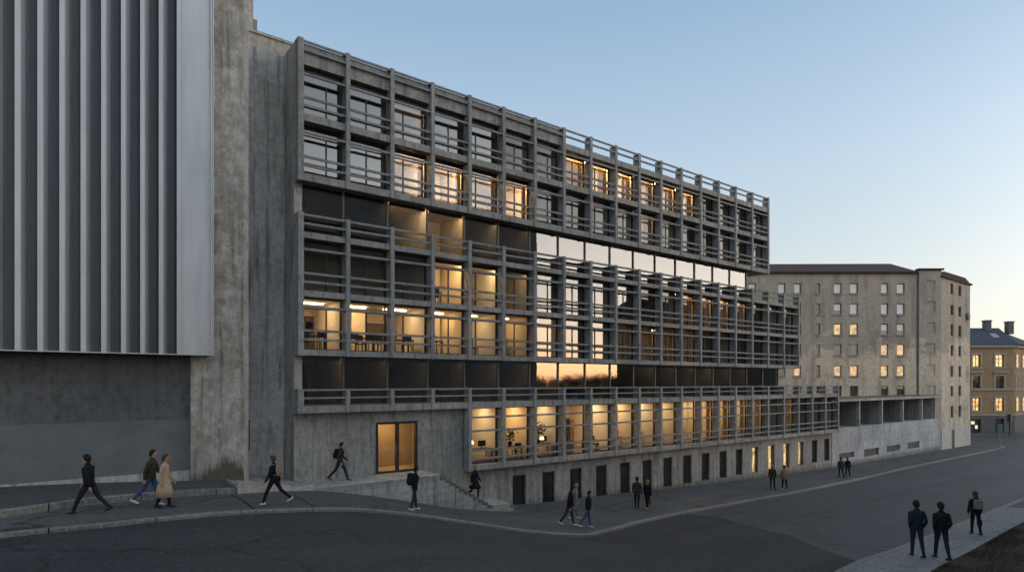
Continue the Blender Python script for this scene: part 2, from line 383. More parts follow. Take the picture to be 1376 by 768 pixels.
# near pavement and the grass verge behind it
sheet('pavement', [x for x in xs if -60 <= x <= 42], grass_ln, lambda x: kerb_near(x) - .22, .12, 'pavement_pale', 8, skirt=.3)
sheet('pavement', [x for x in xs if x >= 41], lambda x: grass_ln(x), lambda x: kerb_near(x) - .22, .115, 'pavement_asphalt', 8)
sheet('verge', [x for x in xs if x >= -20], lambda x: -34, lambda x: grass_ln(x) - .005, .06, 'soil', 14)
mb = MB()
for i in range(26000):
    x = RNG.uniform(17.5, 44); y = grass_ln(x) - .03 - RNG.random() ** 1.5 * 5.5
    if math.sin(x * 1.9 + y * 1.3) + math.sin(x * .7 - y * 2.9 + 1) + RNG.normal() * .5 < -.15: continue
    z = gz(x, y, .05); a = RNG.random() * 6.283; hh = RNG.uniform(.03, .10); w = .012
    ca, sa = math.cos(a), math.sin(a); lx, ly = RNG.normal() * .05, RNG.normal() * .05
    mb.add([(x - w * ca, y - w * sa, z), (x + w * ca, y + w * sa, z), (x + lx, y + ly, z + hh)], [(0, 1, 2)], int(RNG.integers(0, 3)))
simple('grass_dry', (.040, .032, .016), .9, 0, .3, 5); simple('grass_olive', (.024, .024, .011), .9, 0, .3, 5); simple('grass_dark', (.013, .013, .007), .9, 0, .3, 5)
tag(mb.build('grass', ['grass_dry', 'grass_olive', 'grass_dark']), 'sparse dry grass on the dark verge beside the pale pavement', 'grass', kind='stuff')
# newer asphalt patch that starts at the kerb corner and sweeps down the slope
def drape(name, outline, off, mat, step=.35):
    xs_ = np.arange(min(p[0] for p in outline), max(p[0] for p in outline) + step, step)
    mb = MB()
    def span(x):
        ys = []
        for (a, b), (c, d) in zip(outline, outline[1:] + outline[:1]):
            if (a <= x < c) or (c <= x < a): ys.append(b + (d - b) * (x - a) / (c - a))
        return (min(ys), max(ys)) if len(ys) > 1 else None
    pr = None
    for x in xs_:
        s = span(x)
        if s is None: pr = None; continue
        m_ = 14; row = [(x, s[0] + (s[1] - s[0]) * k / m_) for k in range(m_ + 1)]
        row = [(a, b, gz(a, b, off)) for a, b in row]
        if pr: mb.add(pr + row, [(k, m_ + 1 + k, m_ + 2 + k, k + 1) for k in range(m_)])
        pr = row
    return tag(mb.build(name, mat), kind='structure')
pt = [gnd(x, y, 0)[:2] for x, y in [(424, 689), (450, 697), (472, 715), (490, 740), (512, 767)]]
top = [(x, kerb_far(x) - .02) for x in (30, 26, 22, 20, 18, 16, 14, 12, 10, 8.6)]
drape('road_patch', pt + [(13, -19.5), (22, -19), (27, -14), (31, -8)] + top, .02, 'asphalt_new')
drape('road_patch', [(-40, -23)] + [(x, kerb_far(x) - .02) for x in (-40, -20, -8, -1, 1.2, 3.8, 5.5, 7.5, 8.5)] + pt + [(pt[-1][0] + .3, -20.5), (pt[-1][0], -22)], .024, 'asphalt_left_shade', .5)  # grainier left surface; its darker colour also holds this side's shade
# tarred joints across the far pavement
def strip(name, pts, w, off, mat):
    mb = MB()
    for (x0, y0), (x1, y1) in zip(pts[:-1], pts[1:]):
        L = math.hypot(x1 - x0, y1 - y0); nx, ny = -(y1 - y0) / L * w / 2, (x1 - x0) / L * w / 2
        q = [(x0 - nx, y0 - ny), (x0 + nx, y0 + ny), (x1 + nx, y1 + ny), (x1 - nx, y1 - ny)]
        mb.add([(a, b, gz(a, b, off)) for a, b in q], [(0, 1, 2, 3)])
    return tag(mb.build(name, mat), kind='structure')
for q in ([(311, 664), (328, 673), (345, 686)], [(385, 664), (404, 670), (428, 683)], [(802, 681), (835, 689), (868, 696)], [(948, 661), (975, 666), (1003, 671)], [(1075, 650), (1098, 653)]):
    g = [gnd(x, y)[:2] for x, y in q]
    g2 = []
    for a, b in zip(g[:-1], g[1:]): g2 += [(a[0] + (b[0] - a[0]) * k / 6, a[1] + (b[1] - a[1]) * k / 6) for k in range(6)]
    strip('pavement_joint', g2 + [g[-1]], .09, .124, 'joint_tar')
# long scars in the road
for q in ([(1030, 700), (1090, 690), (1160, 676), (1215, 668)], [(1140, 652), (1190, 658), (1245, 662)], [(1000, 724), (1060, 712), (1100, 706)], [(1290, 660), (1330, 652), (1376, 648)]):
    g = [gnd(x, y, 0)[:2] for x, y in q]; g2 = []
    for a, b in zip(g[:-1], g[1:]): g2 += [(a[0] + (b[0] - a[0]) * k / 6, a[1] + (b[1] - a[1]) * k / 6 + RNG.normal() * .04) for k in range(6)]
    strip('road_seam', g2, .07, .004, 'joint_tar')
# upper walkway with its own low kerb at the foot of the left-hand wall
walk_ln = poly([(-30, -7.6), (-1.1, -6.2), (-.3, -5.75), (.75, -4.95), (2.7, -4.3), (5.75, -3.35), (6, -3.3)])
xw = [x for x in xs if -30 <= x <= 5.75] + [5.78]
sheet('walkway', xw, lambda x: walk_ln(x) + .2, lambda x: -1.15, .33, 'walkway_asphalt', 6)
kerb('kerb', xw, walk_ln, .2, .338, .35, 'granite', 2.6)

# ------------------------------------------------------------------ main concrete building
COL = [9.315, 11.61] + [11.61 + 2.37 * k for k in range(1, 15)] + [47.25, 49.75, 52.35, 54.95, 57.5, 60.1, 62.75]
SIL = .5     # glass plane starts here
office = thing('office_building', (36, 3, -9), 'long brutalist concrete office building with stepped storeys, gridded columns and rails, some windows lit', 'office building')
CW = .1
def column(i, z0, z1, w=CW, yb=.5):
    x = COL[i]; a, b = (9.18, 9.45) if i == 0 else (x - w, x + w)
    MB().box(a, b, -.06, .10, z0, z1).box(a + (.0 if i == 0 else .015), b - .015, .1, yb, z0 + .003, z1 - .003).build('column', 'concrete_fin', office)
def rails(zs, i0, i1, h=.11, mat='concrete_rail', brackets=True):
    mb = MB()
    for z in zs:
        for i in range(i0, i1):
            a = 9.45 if i == 0 else COL[i] + CW
            mb.box(a, COL[i + 1] - CW, .0, .085, z - h / 2, z + h / 2)
            if brackets: mb.box(COL[i + 1] - CW - .10, COL[i + 1] - CW - .001, .086, .2, z - .07, z + .07)
    return mb.build('railing', mat, office)
def slab(z0, z1, i0, i1, y1=5.2, y0=.004):
    a = 9.46 if i0 == 0 else COL[i0] - .09
    return MB().box(a, COL[i1] - .004, y0, y1, z0, z1).build('floor_slab', 'concrete', office)
def window(i, z0, z1, transom=True, glassm='window_glass', curtain=None, name='window', mull=None, y=SIL, a=None, b=None, mat='window_metal', lab=None, split=.55):
    a = ((9.45 if i == 0 else COL[i] + CW) + .004) if a is None else a
    b = (COL[i + 1] - CW - .004) if b is None else b
    mb = MB(); fw = .06; y0, y1 = y, y + .09
    mb.box(a, a + fw, y0, y1, z0, z1).box(b - .1, b, y0, y1, z0, z1)
    mb.box(a + fw, b - .1, y0, y1, z0, z0 + .06).box(a + fw, b - .1, y0, y1, z1 - .06, z1)
    m_ = a + (b - a) * split
    zt = z0 + (z1 - z0) * .80
    if transom: mb.box(a + fw, b - .1, y0 + .005, y1 - .005, zt - .025, zt + .025)
    if split: mb.box(m_ - .03, m_ + .03, y0 + .008, y1 - .008, z0 + .06, (zt - .025) if transom else z1 - .06)
    w = mb.build(name, mat, office)
    if lab: w['label'] = lab
    MB().box(a + fw - .01, b - .09, y + .045, y + .057, z0 + .05, z1 - .05).build('pane', glassm, w)
    if curtain:
        cm, ca, cb_ = curtain; n = 14; v = []
        for k in range(n + 1):
            x = a + (b - a) * (ca + (cb_ - ca) * k / n); yy = y + .2 + .03 * math.sin(k * 1.9)
            v += [(x, yy, z0 + .03), (x, yy, z1 - .05), (x, yy + .015, z0 + .03), (x, yy + .015, z1 - .05)]
        f = []
        for k in range(n): f += [(4 * k, 4 * k + 4, 4 * k + 5, 4 * k + 1), (4 * k + 2, 4 * k + 3, 4 * k + 7, 4 * k + 6)]
        MB().add(v, f).build('curtain', cm, w)
    return w
def lamp(x, y, z, level, w=1.7, d=.5):
    MB().box(x - w / 2, x + w / 2, y - d / 2, y + d / 2, z - .05, z - .004).build('ceiling_light', lamp_mat(level, int(x * 7) % 3), office)
def rooms(z0, z1, i0, i1, lit, depth=4.6, yf=.62, r_vis=False):
    """partitions, back wall, floor finish of one storey; a lamp in each lit room"""
    mb = MB(); a0 = 9.45 if i0 == 0 else COL[i0] - .08
    mb.box(a0, COL[i1] - .1, depth, depth + .15, z0 + .006, z1 - .004)
    mb.box(a0, COL[i1] - .1, yf, depth - .002, z0 + .004, z0 + .03, 1)
    mb.box(a0, COL[i1] - .1, yf, depth - .002, z1 - .025, z1 - .003, 0)
    for i in range(i0, i1 + 1):
        p = lit.get(i - 1, 0); q = lit.get(i, 0)
        if i in (i0, i1) or p != q or i % 3 == 0:
            x = COL[i] + (.15 if i == i0 else (-.24 if i == i1 else 0)); mb.box(x - .05, x + .05, yf, depth - .003, z0 + .032, z1 - .027)
    mb.build('room_partition', ['interior_paint', 'interior_floor'], office)
    for i, L in lit.items():
        if L > .5 and i % 2 == 1:
            xa = COL[i] + 1.25 + .15 * (i % 3); MB().box(xa, COL[i + 1] - .2, 2.9, 3.0, z0 + .032, z1 - .027).build('inner_wall', 'interior_paint', office)
        if L > .5 and i % 3 != 1:
            xa = COL[i] + 1.7 + .3 * (i % 2); MB().box(xa, xa + .95, depth - .06, depth - .004, z0 + .033, z0 + 2.05).box(xa + .06, xa + .89, depth - .075, depth - .061, z0 + .05, z0 + 1.99).build('inner_door', 'wood_panel' if i % 2 else 'pinboard', office)
        xm = (COL[i] + COL[i + 1]) / 2
        if z1 < -1.4 and z0 < -4: lamp(xm, 2.0, z1 - .027, L * .29, 1.6, .6); continue
        if r_vis: lamp(xm, 2.1, z1 - .027, L * .62, 1.3, .22); continue
        lamp(xm, .80, z1 - .027, L, 1.9, .17)
        MB().box(COL[i] + .12, COL[i + 1] - .12, .625, .66, z1 - .19, z1 - .027).build('lamp_fascia', 'window_metal', office)  # added board that hides the room lamp from outside

# storeys: rows of bays (floor z, ceiling z)
ROW = {'A': (12.57, 14.70, 0, 17), 'B': (9.77, 12.22, 0, 17), 'C': (4.30, 6.75, 0, 19), 'D': (1.53, 4.02, 0, 19), 'E': (-4.68, -1.46, 4, 22)}
LIT = {'A': {2: .12, 7: 1.3, 8: 1.3, 9: 1.1, 10: .5, 11: .7, 12: .7}, 'B': {2: 1.3, 3: 1.3, 4: 1.1, 5: 1.1, 10: .2},
       'C': {3: .95, 4: .7, 5: .14, 12: .35, 13: .35, 14: .3, 15: .22}, 'D': {0: 1., 1: 1.05, 2: 1.05, 3: .9, 4: .75, 5: .55, 6: .2, 9: .16, 10: .2, 11: .2, 12: .3},
       'E': {4: .8, 5: .95, 6: .8, 7: 1., 8: 1., 9: .95, 10: .9, 11: .85, 12: .8, 13: .8, 14: .75, 15: .75, 16: .6, 18: .5}}
CUR = {'A': {2: .8, 7: .55, 8: .55, 9: .55, 10: .62, 11: .62, 12: .6}, 'B': {2: .8, 3: .82, 4: .8, 5: .8, 10: .5},
       'C': {12: .1, 13: .05, 14: .05, 15: .05}, 'D': {9: .1, 10: .05, 11: .05, 12: .05}, 'E': {13: .75, 14: .7, 15: .72, 16: .6, 18: .1}}
for r, (z0, z1, i0, i1) in ROW.items():
    rooms(z0, z1, i0, i1, LIT[r], r_vis=(r == 'D'))
    for i in range(i0, i1):
        L = LIT[r].get(i, 0); cu = CUR[r].get(i)
        window(i, z0 + .003, z1 - .003, transom=(r != 'E'), curtain=('curtain_cloth', cu, .97) if cu else None, glassm='coated_glass' if (r in 'AB' and i < 5) else 'semi_glass' if (r in 'CD' and 5 < i < 10) else 'window_glass', split=(0 if r == 'E' else [.62, .5, .36, .55, .3, .5][i % 6]),
               lab='window lit warm from the room behind' if L >= .5 else None)
# upper block
slab(9.42, 9.77, 0, 17); slab(12.22, 12.57, 0, 17); slab(14.92, 15.08, 0, 7, y0=.345); box('shade_strip', (9.46, COL[7] - .1, .49, .64, 14.703, 14.915), 'window_metal', office); slab(14.70, 15.08, 7, 17)  # dark strip above the windows paints the shaded gap under the parapet
MB().box(9.45, COL[7] - .1, .17, .34, 14.92, 15.90).build('parapet', 'concrete', office)
for i in range(0, 18): column(i, 9.40, 16.02)
rails([10.15, 10.55, 11.68], 0, 17); rails([12.93, 13.33, 14.42], 0, 17)
rails([15.93], 0, 17, .10); mbr = rails([15.54], 0, 17, .11)
# second block
slab(1.25, 1.53, 0, 19); slab(4.02, 4.30, 0, 19); slab(6.75, 7.03, 0, 19)
for i in range(0, 20): column(i, 1.24, 7.92)
rails([2.0, 2.42, 3.52], 0, 19); rails([4.70, 5.10, 6.23], 0, 19); rails([7.42, 7.83], 0, 19)
# third block
slab(-1.46, -1.12, 0, 22); slab(-4.98, -4.68, 4, 22)
for i in range(0, 4): column(i, -1.47, -.32)
for i in range(4, 23): column(i, -5.0, -.32)
rails([-.75, -.37], 0, 22, .09); rails([-1.99, -2.76, -3.86, -4.33], 4, 22)
# ribbon storeys: continuous glazing set back between the blocks
def ribbon(z0, z1, n, lit, xend):
    rooms(z0, z1, 0, n, lit)
    for i in range(n):
        a = 9.62 if i == 0 else COL[i] + .02; b = COL[i + 1] - .06
        mb = MB(); y = .55
        mb.box(b, b + .08, y - .05, y + .08, z0 + .003, z1 - .003)
        mb.box(a, b, y, y + .07, z0 + .003, z0 + .06).box(a, b, y, y + .07, z1 - .05, z1 - .003)
        w = mb.build('ribbon_window', 'bronze_metal', office)
        MB().box(a, b - .002, y + .03, y + .042, z0 + .055, z1 - .045).build('pane', 'ribbon_glass', w)
    for i in range(0, n, 2): MB().box(COL[i] + .9 + .2 * (i % 3), COL[i] + 1.85 + .2 * (i % 3), 4.5, 4.595, z0 + .035, z0 + 2.0).build('inner_door', 'furniture_dark', office)
    box('jamb', (9.18, 9.56, .53, .9, z0 + .002, z1 - .002), 'concrete_pale', office)
ribbon(7.03, 9.42, 16, {0: .02, 1: .02, 2: .85, 3: .7, 4: .16, 5: .06, 6: .04}, 0)  # lowest levels are faint lamps added to lift dark rooms
ribbon(-1.12, 1.25, 18, {0: .05, 1: .035, 2: .03, 3: .045, 4: .035, 5: .04, 6: .06, 9: .04, 10: .04, 11: .03, 12: .04, 13: .05, 14: .04, 15: .03}, 0)  # faint lamps added to lift the dark rooms behind this glass
# end walls, body, stair shaft, roof house
mb = MB()
mb.box(9.18, 9.44, .1, 2.0, 9.41, 16.0).box(9.18, 9.44, .1, 2.0, 1.25, 7.9).box(9.18, 9.44, .1, 2.0, -1.46, -.34)
mb.box(9.19, 9.43, .92, 1.99, 7.9, 9.41).box(9.19, 9.43, .92, 1.99, -.34, 1.25)
mb.box(9.185, 9.435, .905, 1.99, -9, -1.465)
mb.build('side_wall', 'concrete_shaft', office)
MB().box(6.45, 9.18, 2.0, 5.2, -5.2, 15.95).build('shaft_wall', 'concrete_shaft', office)
mb = MB()
mb.box(9.2, 49.74, 5.21, 13, -6, 14.98).box(49.75, 54.94, 5.21, 13, -6, 6.9).box(54.95, 62.6, 5.21, 11, -9, -1.3)
for x, z0, z1 in ((COL[17], 9.45, 15), (COL[19], 1.3, 6.9), (COL[22], -4.9, -1.3)): mb.box(x - .1, x + .09, .52, 5.2, z0, z1)
mb.build('wall', 'concrete', office)
mb = MB().box(6.0, 20, 5.3, 10, 14.99, 18.4).box(5.95, 20.05, 5.22, 10.05, 18.4, 18.55)
mb.build('roof_house', 'concrete_pale', office)
# lower wall with the entrance door and the basement windows
BW = [(688.8, 706.8, 637, 683.5), (728.9, 745.5, 632, 679.6), (766, 782, 627.5, 673), (801, 815.7, 624, 668), (833.5, 847, 620.6, 662.7), (863.5, 876.3, 617.5, 659), (891.5, 903.5, 614, 653), (918, 929.5, 611, 649), (943, 953.6, 608, 645), (966.8, 976.8, 604.5, 641), (989, 998, 603, 638), (1010.7, 1019, 601, 634.6), (1032.5, 1041, 599, 630.5), (1053, 1061, 596.5, 627), (1072.6, 1080, 594, 624.6), (1091, 1098.3, 591.7, 621.8), (1107.5, 1114.5, 590, 619)]
ops = []
for k, (a, b, c, d) in enumerate(BW):
    zt = -5.62; zb = -7.82 if k else -7.95
    if k == 5: zb = -7.95
    ops.append((X_at(a, .55), X_at(b, .55), zb, zt))
DOOR = (X_at(505, .55), X_at(560.5, .55), -4.70, at(530, 566, .55)[2])
mb = MB(); wall_openings(mb, 9.18, COL[4] - .09, .55, .9, -9.4, -1.464, [DOOR])
wall_openings(mb, COL[4] - .09, 62.5, .55, .9, -9.4, -4.984, ops)
mb.build('base_wall', 'concrete_base', office)
for k, (a, b, c, d) in enumerate(ops):
    lit = k in (11, 12, 13, 14)
    mb = MB(); fw = .07
    mb.box(a, a + fw, .68, .76, c, d).box(b - fw, b, .68, .76, c, d).box(a + fw, b - fw, .68, .76, d - fw, d).box(a + fw, b - fw, .68, .76, c, c + fw)
    if k in (0, 5):
        w = mb.build('basement_door', 'window_metal', office)
        MB().box(a + fw, b - fw, .70, .74, c + fw, d - fw).build('door_leaf', 'door_dark', w)
    else:
        mb.box(a + (b - a) * .7, a + (b - a) * .7 + .04, .69, .75, c + fw, d - fw)
        w = mb.build('basement_window', 'window_metal', office, label='narrow basement window glowing warm' if lit else None)
        MB().box(a + fw, b - fw, .71, .722, c + fw, d - fw).build('pane', 'window_glass', w)
        if lit: MB().box(a - .2, b + .2, .95, .97, c - .1, d + .1).build('curtain', 'lit_basement', w)
    mb = MB().box(a - .3, b + .3, 1.9, 2., c - .2, d + .2).box(a - .3, b + .3, .901, 1.899, d + .1, d + .2).box(a - .3, b + .3, .901, 1.899, c - .2, c - .1)
    mb.box(a - .4, a - .3, .901, 1.9, c - .2, d + .2).box(b + .3, b + .4, .901, 1.9, c - .2, d + .2).build('basement_recess', 'grey_plaster', office)
# entrance door: black frame, two glazed leaves, lit lobby
a, b, c, d = DOOR; fw = .12; m_ = a + (b - a) * .51
mb = MB().box(a, a + fw, .50, .68, c, d).box(b - fw, b, .50, .68, c, d).box(a + fw, b - fw, .50, .68, d - fw, d).box(a + fw, b - fw, .5, .68, c, c + .09).box(m_ - .08, m_ + .08, .505, .675, c + .09, d - fw)
dr = mb.build('entrance_door', 'plastic_black', office, label='tall glazed double door in a black frame, lit amber from the lobby')
for p, q in ((a + fw, m_ - .08), (m_ + .08, b - fw)): MB().box(p, q, .58, .592, c + .09, d - fw).build('pane', 'window_glass', dr)
MB().box(m_ - .14, m_ - .11, .44, .47, c + .9, c + 1.5).build('handle', 'galvanised', dr)
mb = MB().box(a - .6, b + .9, 2.8, 2.9, c, d + .3).box(a - .7, a - .6, .91, 2.9, c, d + .3).box(b + .9, b + 1, .91, 2.9, c, d + .3).box(a - .6, b + .9, .91, 2.79, d + .2, d + .3).box(a - .6, b + .9, .91, 2.79, c - .1, c - .002)
mb.box(a + .95, a + 1.05, 2.4, 2.79, c, d + .19).build('lobby', 'lobby_paint', office)
lamp((a + b) / 2, 1.7, d + .19, .42, 1.5, .4)

# ------------------------------------------------------------------ terrace, stairs, ramp
terr = thing('entrance_terrace', (14, -.5, -5), 'concrete terrace and stained stair block climbing to the lit entrance door', 'terrace')
n1, X0s, X1s = 11, 15.9, 19.15
prof = [(9.5, -9.5), (9.5, -4.72), (X0s, -4.72)]
z = -4.72
for k in range(n1):
    z -= 1.98 / n1; x = X0s + (X1s - X0s) * k / n1; prof += [(x, z), (X0s + (X1s - X0s) * (k + 1) / n1, z)]
# repair: first riser drops at X0s
zl = z; prof[-1] = (20.35, zl); n2 = 6
mbA = MB().box(9.5, X0s, -1.5, .545, -9.5, -4.72)
mbA.build('retaining_wall', 'concrete_step', terr)
mbS = MB(); mbN = MB(); w_ = (X1s - X0s) / n1; z = -4.72
for k in range(n1):
    z -= 1.98 / n1; mbS.box(X0s + k * w_, X0s + (k + 1) * w_, -1.5, .545, -9.5, z)
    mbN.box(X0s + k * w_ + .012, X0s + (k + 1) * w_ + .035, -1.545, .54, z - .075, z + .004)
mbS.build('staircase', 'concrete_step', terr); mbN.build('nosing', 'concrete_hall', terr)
MB().box(X1s, 20.4, -1.5, .545, -9.5, zl - .01).build('landing', 'concrete_step', terr)
mbS = MB(); mbN = MB(); z = zl
for k in range(6):
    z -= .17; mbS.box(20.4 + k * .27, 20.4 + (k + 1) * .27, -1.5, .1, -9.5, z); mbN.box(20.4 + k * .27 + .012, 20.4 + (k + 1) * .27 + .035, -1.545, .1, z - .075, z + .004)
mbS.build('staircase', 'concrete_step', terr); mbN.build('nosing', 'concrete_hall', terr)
# ramp slab from the walkway to the terrace with its low parapet edge
mb = MB(); v = []
q0, q1 = (5.8, -3.3), (9.5, -1.5)
N = 8
for k in range(N + 1):
    t = k / N; x = q0[0] + (q1[0] - q0[0]) * t; y = q0[1] + (q1[1] - q0[1]) * t; zt = -3.98 + (-4.72 + 3.98) * (t ** .8)
    v += [(x, y, zt), (x, 2.0, zt - .0), (x, y, -6.0), (x, 2.0, -6.0)]
f = []
for k in range(N): f += [(4 * k, 4 * k + 4, 4 * k + 5, 4 * k + 1), (4 * k, 4 * k + 2, 4 * k + 6, 4 * k + 4)]
f += [(0, 1, 3, 2)]
mb.add(v, f).build('ramp', 'concrete_step', terr)
mb = MB()      # raised lip along the ramp and terrace edge
pts = [(5.79, -3.32), (9.5, -1.52), (X0s, -1.52)]
MB().box(9.6, X0s - .05, -1.53, -1.33, -4.78, -4.70).build('coping', 'concrete_pale', terr)
MB().prism([(5.78, -3.45), (9.4, -1.66), (9.4, -1.45), (5.78, -3.05)], 'z', -6, -4.55).build('kerb_block', 'concrete_pale', terr)
v = [(5.78, -3.45, -6), (8.2, -2.2, -6), (8.2, -1.95, -6), (5.78, -3.1, -6), (5.78, -3.45, -3.80), (8.2, -2.2, -4.42), (8.2, -1.95, -4.42), (5.78, -3.1, -3.80)]
MB().add(v, [(0, 3, 2, 1), (4, 5, 6, 7), (0, 1, 5, 4), (1, 2, 6, 5), (2, 3, 7, 6), (3, 0, 4, 7)]).build('parapet', 'concrete_pale', terr)

# ------------------------------------------------------------------ left hall: corrugated metal volume over a recessed wall, tall pier
hall = thing('metal_clad_hall', (0, 2, -4.5), 'tall hall with grey vertical-ribbed metal cladding overhanging a stained concrete wall', 'hall')
mb = MB(); YF = -2.4; XR = 3.86; per = .595; ztop, zbot = 22., 1.03
for k in range(0, 27):
    x = XR - per * k
    pr = [(x, YF, 0), (x + .125, YF, 0), (x + .16, YF + .03, 1), (x + .30, YF + .22, 1), (x + .345, YF + .35, 1), (x + .36, YF + .36, 1), (x + per, YF + .36, 2)]
    if k == 0: pr = [(x, YF, 0), (x + .19, YF, 0), (x + .19, YF + .05, 0), (5.02, YF + .05, 0)]
    prev = (x, YF + .28)
    seq = [(x, YF + .36)] + [(p[0], p[1]) for p in pr]
    ms = [0] + [0 if True else 0] * 10
    for j in range(len(seq) - 1):
        (xa, ya), (xb, yb) = seq[j], seq[j + 1]
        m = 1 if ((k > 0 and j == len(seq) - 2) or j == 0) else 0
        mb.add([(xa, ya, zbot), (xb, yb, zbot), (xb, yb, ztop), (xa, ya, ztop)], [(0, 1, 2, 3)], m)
x_end = XR - per * 26
mb.box(x_end, 5.02, YF + .38, -1.19 + .0, zbot + .06, ztop)
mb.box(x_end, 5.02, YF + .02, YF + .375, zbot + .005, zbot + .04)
mb.build('cladding', ['clad_metal', 'clad_recess_shade'], hall)
mb = MB().box(5.021, 5.07, YF - .03, -1.41, zbot, ztop).box(5.071, 5.10, YF - .01, -1.41, zbot, ztop).box(5.101, 5.14, YF - .04, -1.41, zbot, ztop)
mb.box(4.02, 4.055, YF - .02, YF + .04, zbot, ztop)
mb.build('corner_trim', 'clad_metal', hall)
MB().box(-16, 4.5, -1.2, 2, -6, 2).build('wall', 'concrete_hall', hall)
simple('wall_coating', (.112, .118, .124), .75, 0, .2, .8)
MB().box(-16, 4.49, -1.204, -1.2001, -3.52, -1.48).build('paint_band', 'wall_coating', hall)
MB().box(-16, 4.49, -1.215, -1.2001, -6, -3.522).build('plinth', 'concrete_shaft', hall)
# pier: stained at the foot
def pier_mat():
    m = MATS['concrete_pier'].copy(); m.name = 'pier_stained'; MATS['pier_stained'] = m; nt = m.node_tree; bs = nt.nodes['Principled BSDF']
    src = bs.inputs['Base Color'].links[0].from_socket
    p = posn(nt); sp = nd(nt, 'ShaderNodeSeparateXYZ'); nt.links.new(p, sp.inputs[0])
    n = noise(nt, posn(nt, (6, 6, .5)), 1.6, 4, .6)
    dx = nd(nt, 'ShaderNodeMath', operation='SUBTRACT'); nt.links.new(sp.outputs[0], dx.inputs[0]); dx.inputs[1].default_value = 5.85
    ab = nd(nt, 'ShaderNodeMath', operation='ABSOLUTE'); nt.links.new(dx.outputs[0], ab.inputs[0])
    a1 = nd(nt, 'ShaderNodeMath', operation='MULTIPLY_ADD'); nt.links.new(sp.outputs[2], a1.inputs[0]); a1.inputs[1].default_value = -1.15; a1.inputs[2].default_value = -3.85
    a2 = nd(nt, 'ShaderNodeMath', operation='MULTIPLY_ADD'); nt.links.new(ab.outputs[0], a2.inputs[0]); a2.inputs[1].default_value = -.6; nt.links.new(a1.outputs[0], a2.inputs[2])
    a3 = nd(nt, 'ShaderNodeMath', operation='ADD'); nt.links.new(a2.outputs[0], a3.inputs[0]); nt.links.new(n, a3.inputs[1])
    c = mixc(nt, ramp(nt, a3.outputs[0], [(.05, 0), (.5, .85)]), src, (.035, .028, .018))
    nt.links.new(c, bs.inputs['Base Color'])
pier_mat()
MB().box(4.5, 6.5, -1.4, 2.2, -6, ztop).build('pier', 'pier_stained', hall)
MB().prism([(6.501, -1.4), (6.74, -1.15), (6.74, 2.1), (6.501, 2.1)], 'z', -6, ztop).build('pier_edge', 'concrete_pale', hall)
MB().box(6.742, 6.80, -1.14, -1.05, -2.9, -1.6).build('wall_lamp', 'plastic_black', hall)
MB().box(3, 8.75, 6.0, 12, 14, 24).build('stage_tower', 'concrete_pale', hall)
MB().box(8.80, 8.98, 6.1, 6.3, 15, 19.6).build('vent_pipe', 'concrete_dark', hall)

# ------------------------------------------------------------------ low terrace wall with open loggia, right of the offices
lg = thing('loggia_building', (76, 1, -8.9), 'low pale concrete wall carrying a row of five open dark loggia bays', 'loggia')
XL, XE = 62.62, 90.9
vents = [(1127.6, 1148, 607.5, 615), (1161, 1181, 602, 612), (1191.6, 1209.6, 597.5, 606), (1219.6, 1235.5, 593, 602)]
vo = [(X_at(a, .55), X_at(b, .55), at((a + b) / 2, d, .55)[2], at((a + b) / 2, c, .55)[2]) for a, b, c, d in vents]
mb = MB(); wall_openings(mb, XL, 92.4, .55, 1.0, -9.6, -4.72, vo); mb.build('wall', 'concrete_low_base', lg)
for a, b, c, d in vo:
    mb = MB().box(a, b, .85, .98, c, d); nz = max(3, int((d - c) / .12))
    for k in range(nz): mb.box(a, b, .66, .84, c + (d - c) * (k + .2) / nz, c + (d - c) * (k + .6) / nz)
    mb.build('vent', 'vent_louvre', lg)
box('wall', (XL, XE, 3.2, 3.4, -4.719, -2.0), 'concrete_dark', lg)
box('floor', (XL, XE, 1.01, 3.19, -4.9, -4.725), 'concrete_dark', lg)
px_posts = [1155, 1185.5, 1213.5, 1239]
for k, p in enumerate(px_posts):
    x = X_at(p, .6); MB().box(x - .11, x + .11, .57, .9, -4.718, -2.0).box(x - .07, x + .07, .9, 3.19, -4.718, -2.0, 1).build('post', ['concrete_pale', 'concrete'], lg)
MB().box(XL, XL + .2, .57, 3.19, -4.718, -2.0).build('post', 'concrete_pale', lg)
MB().box(XE - .25, XE, .57, 3.19, -4.718, -2.0).build('post', 'concrete_pale', lg)
MB().box(XL - .2, 92.3, .35, 3.5, -1.998, -1.72).build('roof', 'concrete_low', lg)
MB().box(XL - .25, 92.35, .30, 3.6, -1.719, -1.64).build('flashing', 'plastic_black', lg)

# ------------------------------------------------------------------ beige apartment block (its street front faces the camera squarely)
apt = thing('apartment_block', (86, 8, -9), 'weathered beige six-storey apartment block with small square windows, several lit amber', 'apartment block')
ZC = 79.3
CORN = np.array([X_at(1265, .6), .6])
RV = np.array([DX, -DZ]); NV = np.array([-DZ, -DX])          # along the front (to the right) and its outward normal
def loc(a, b, z, o=CORN, zc=None):                            # a along the front, b outward
    q = o + RV * a + NV * b; return (q[0], q[1], z)
def lbox(mb, a0, a1, b0, b1, z0, z1, m=0, o=CORN):
    v = [loc(a, b, z, o) for z in (z0, z1) for b in (b1, b0) for a in (a0, a1)]
    return mb.add(v, [(0, 2, 3, 1), (4, 5, 7, 6), (0, 1, 5, 4), (2, 6, 7, 3), (0, 4, 6, 2), (1, 3, 7, 5)], m)
def la(px): return (px - 1265) / F_ * ZC
def lz(py): return -(py - HY) / F_ * ZC
zx = lambda q: 1000 + q / 2.846
zy = lambda q: 330 + q / 2.846
cols = [(15, 45), (130, 158), (191, 218), (277, 291), (344, 374), (406, 437), (525, 553), (586, 616)]
rowsz = [(142, 181), (219, 262), (297, 340), (376, 419), (457, 499), (535, 575)]
ops = []
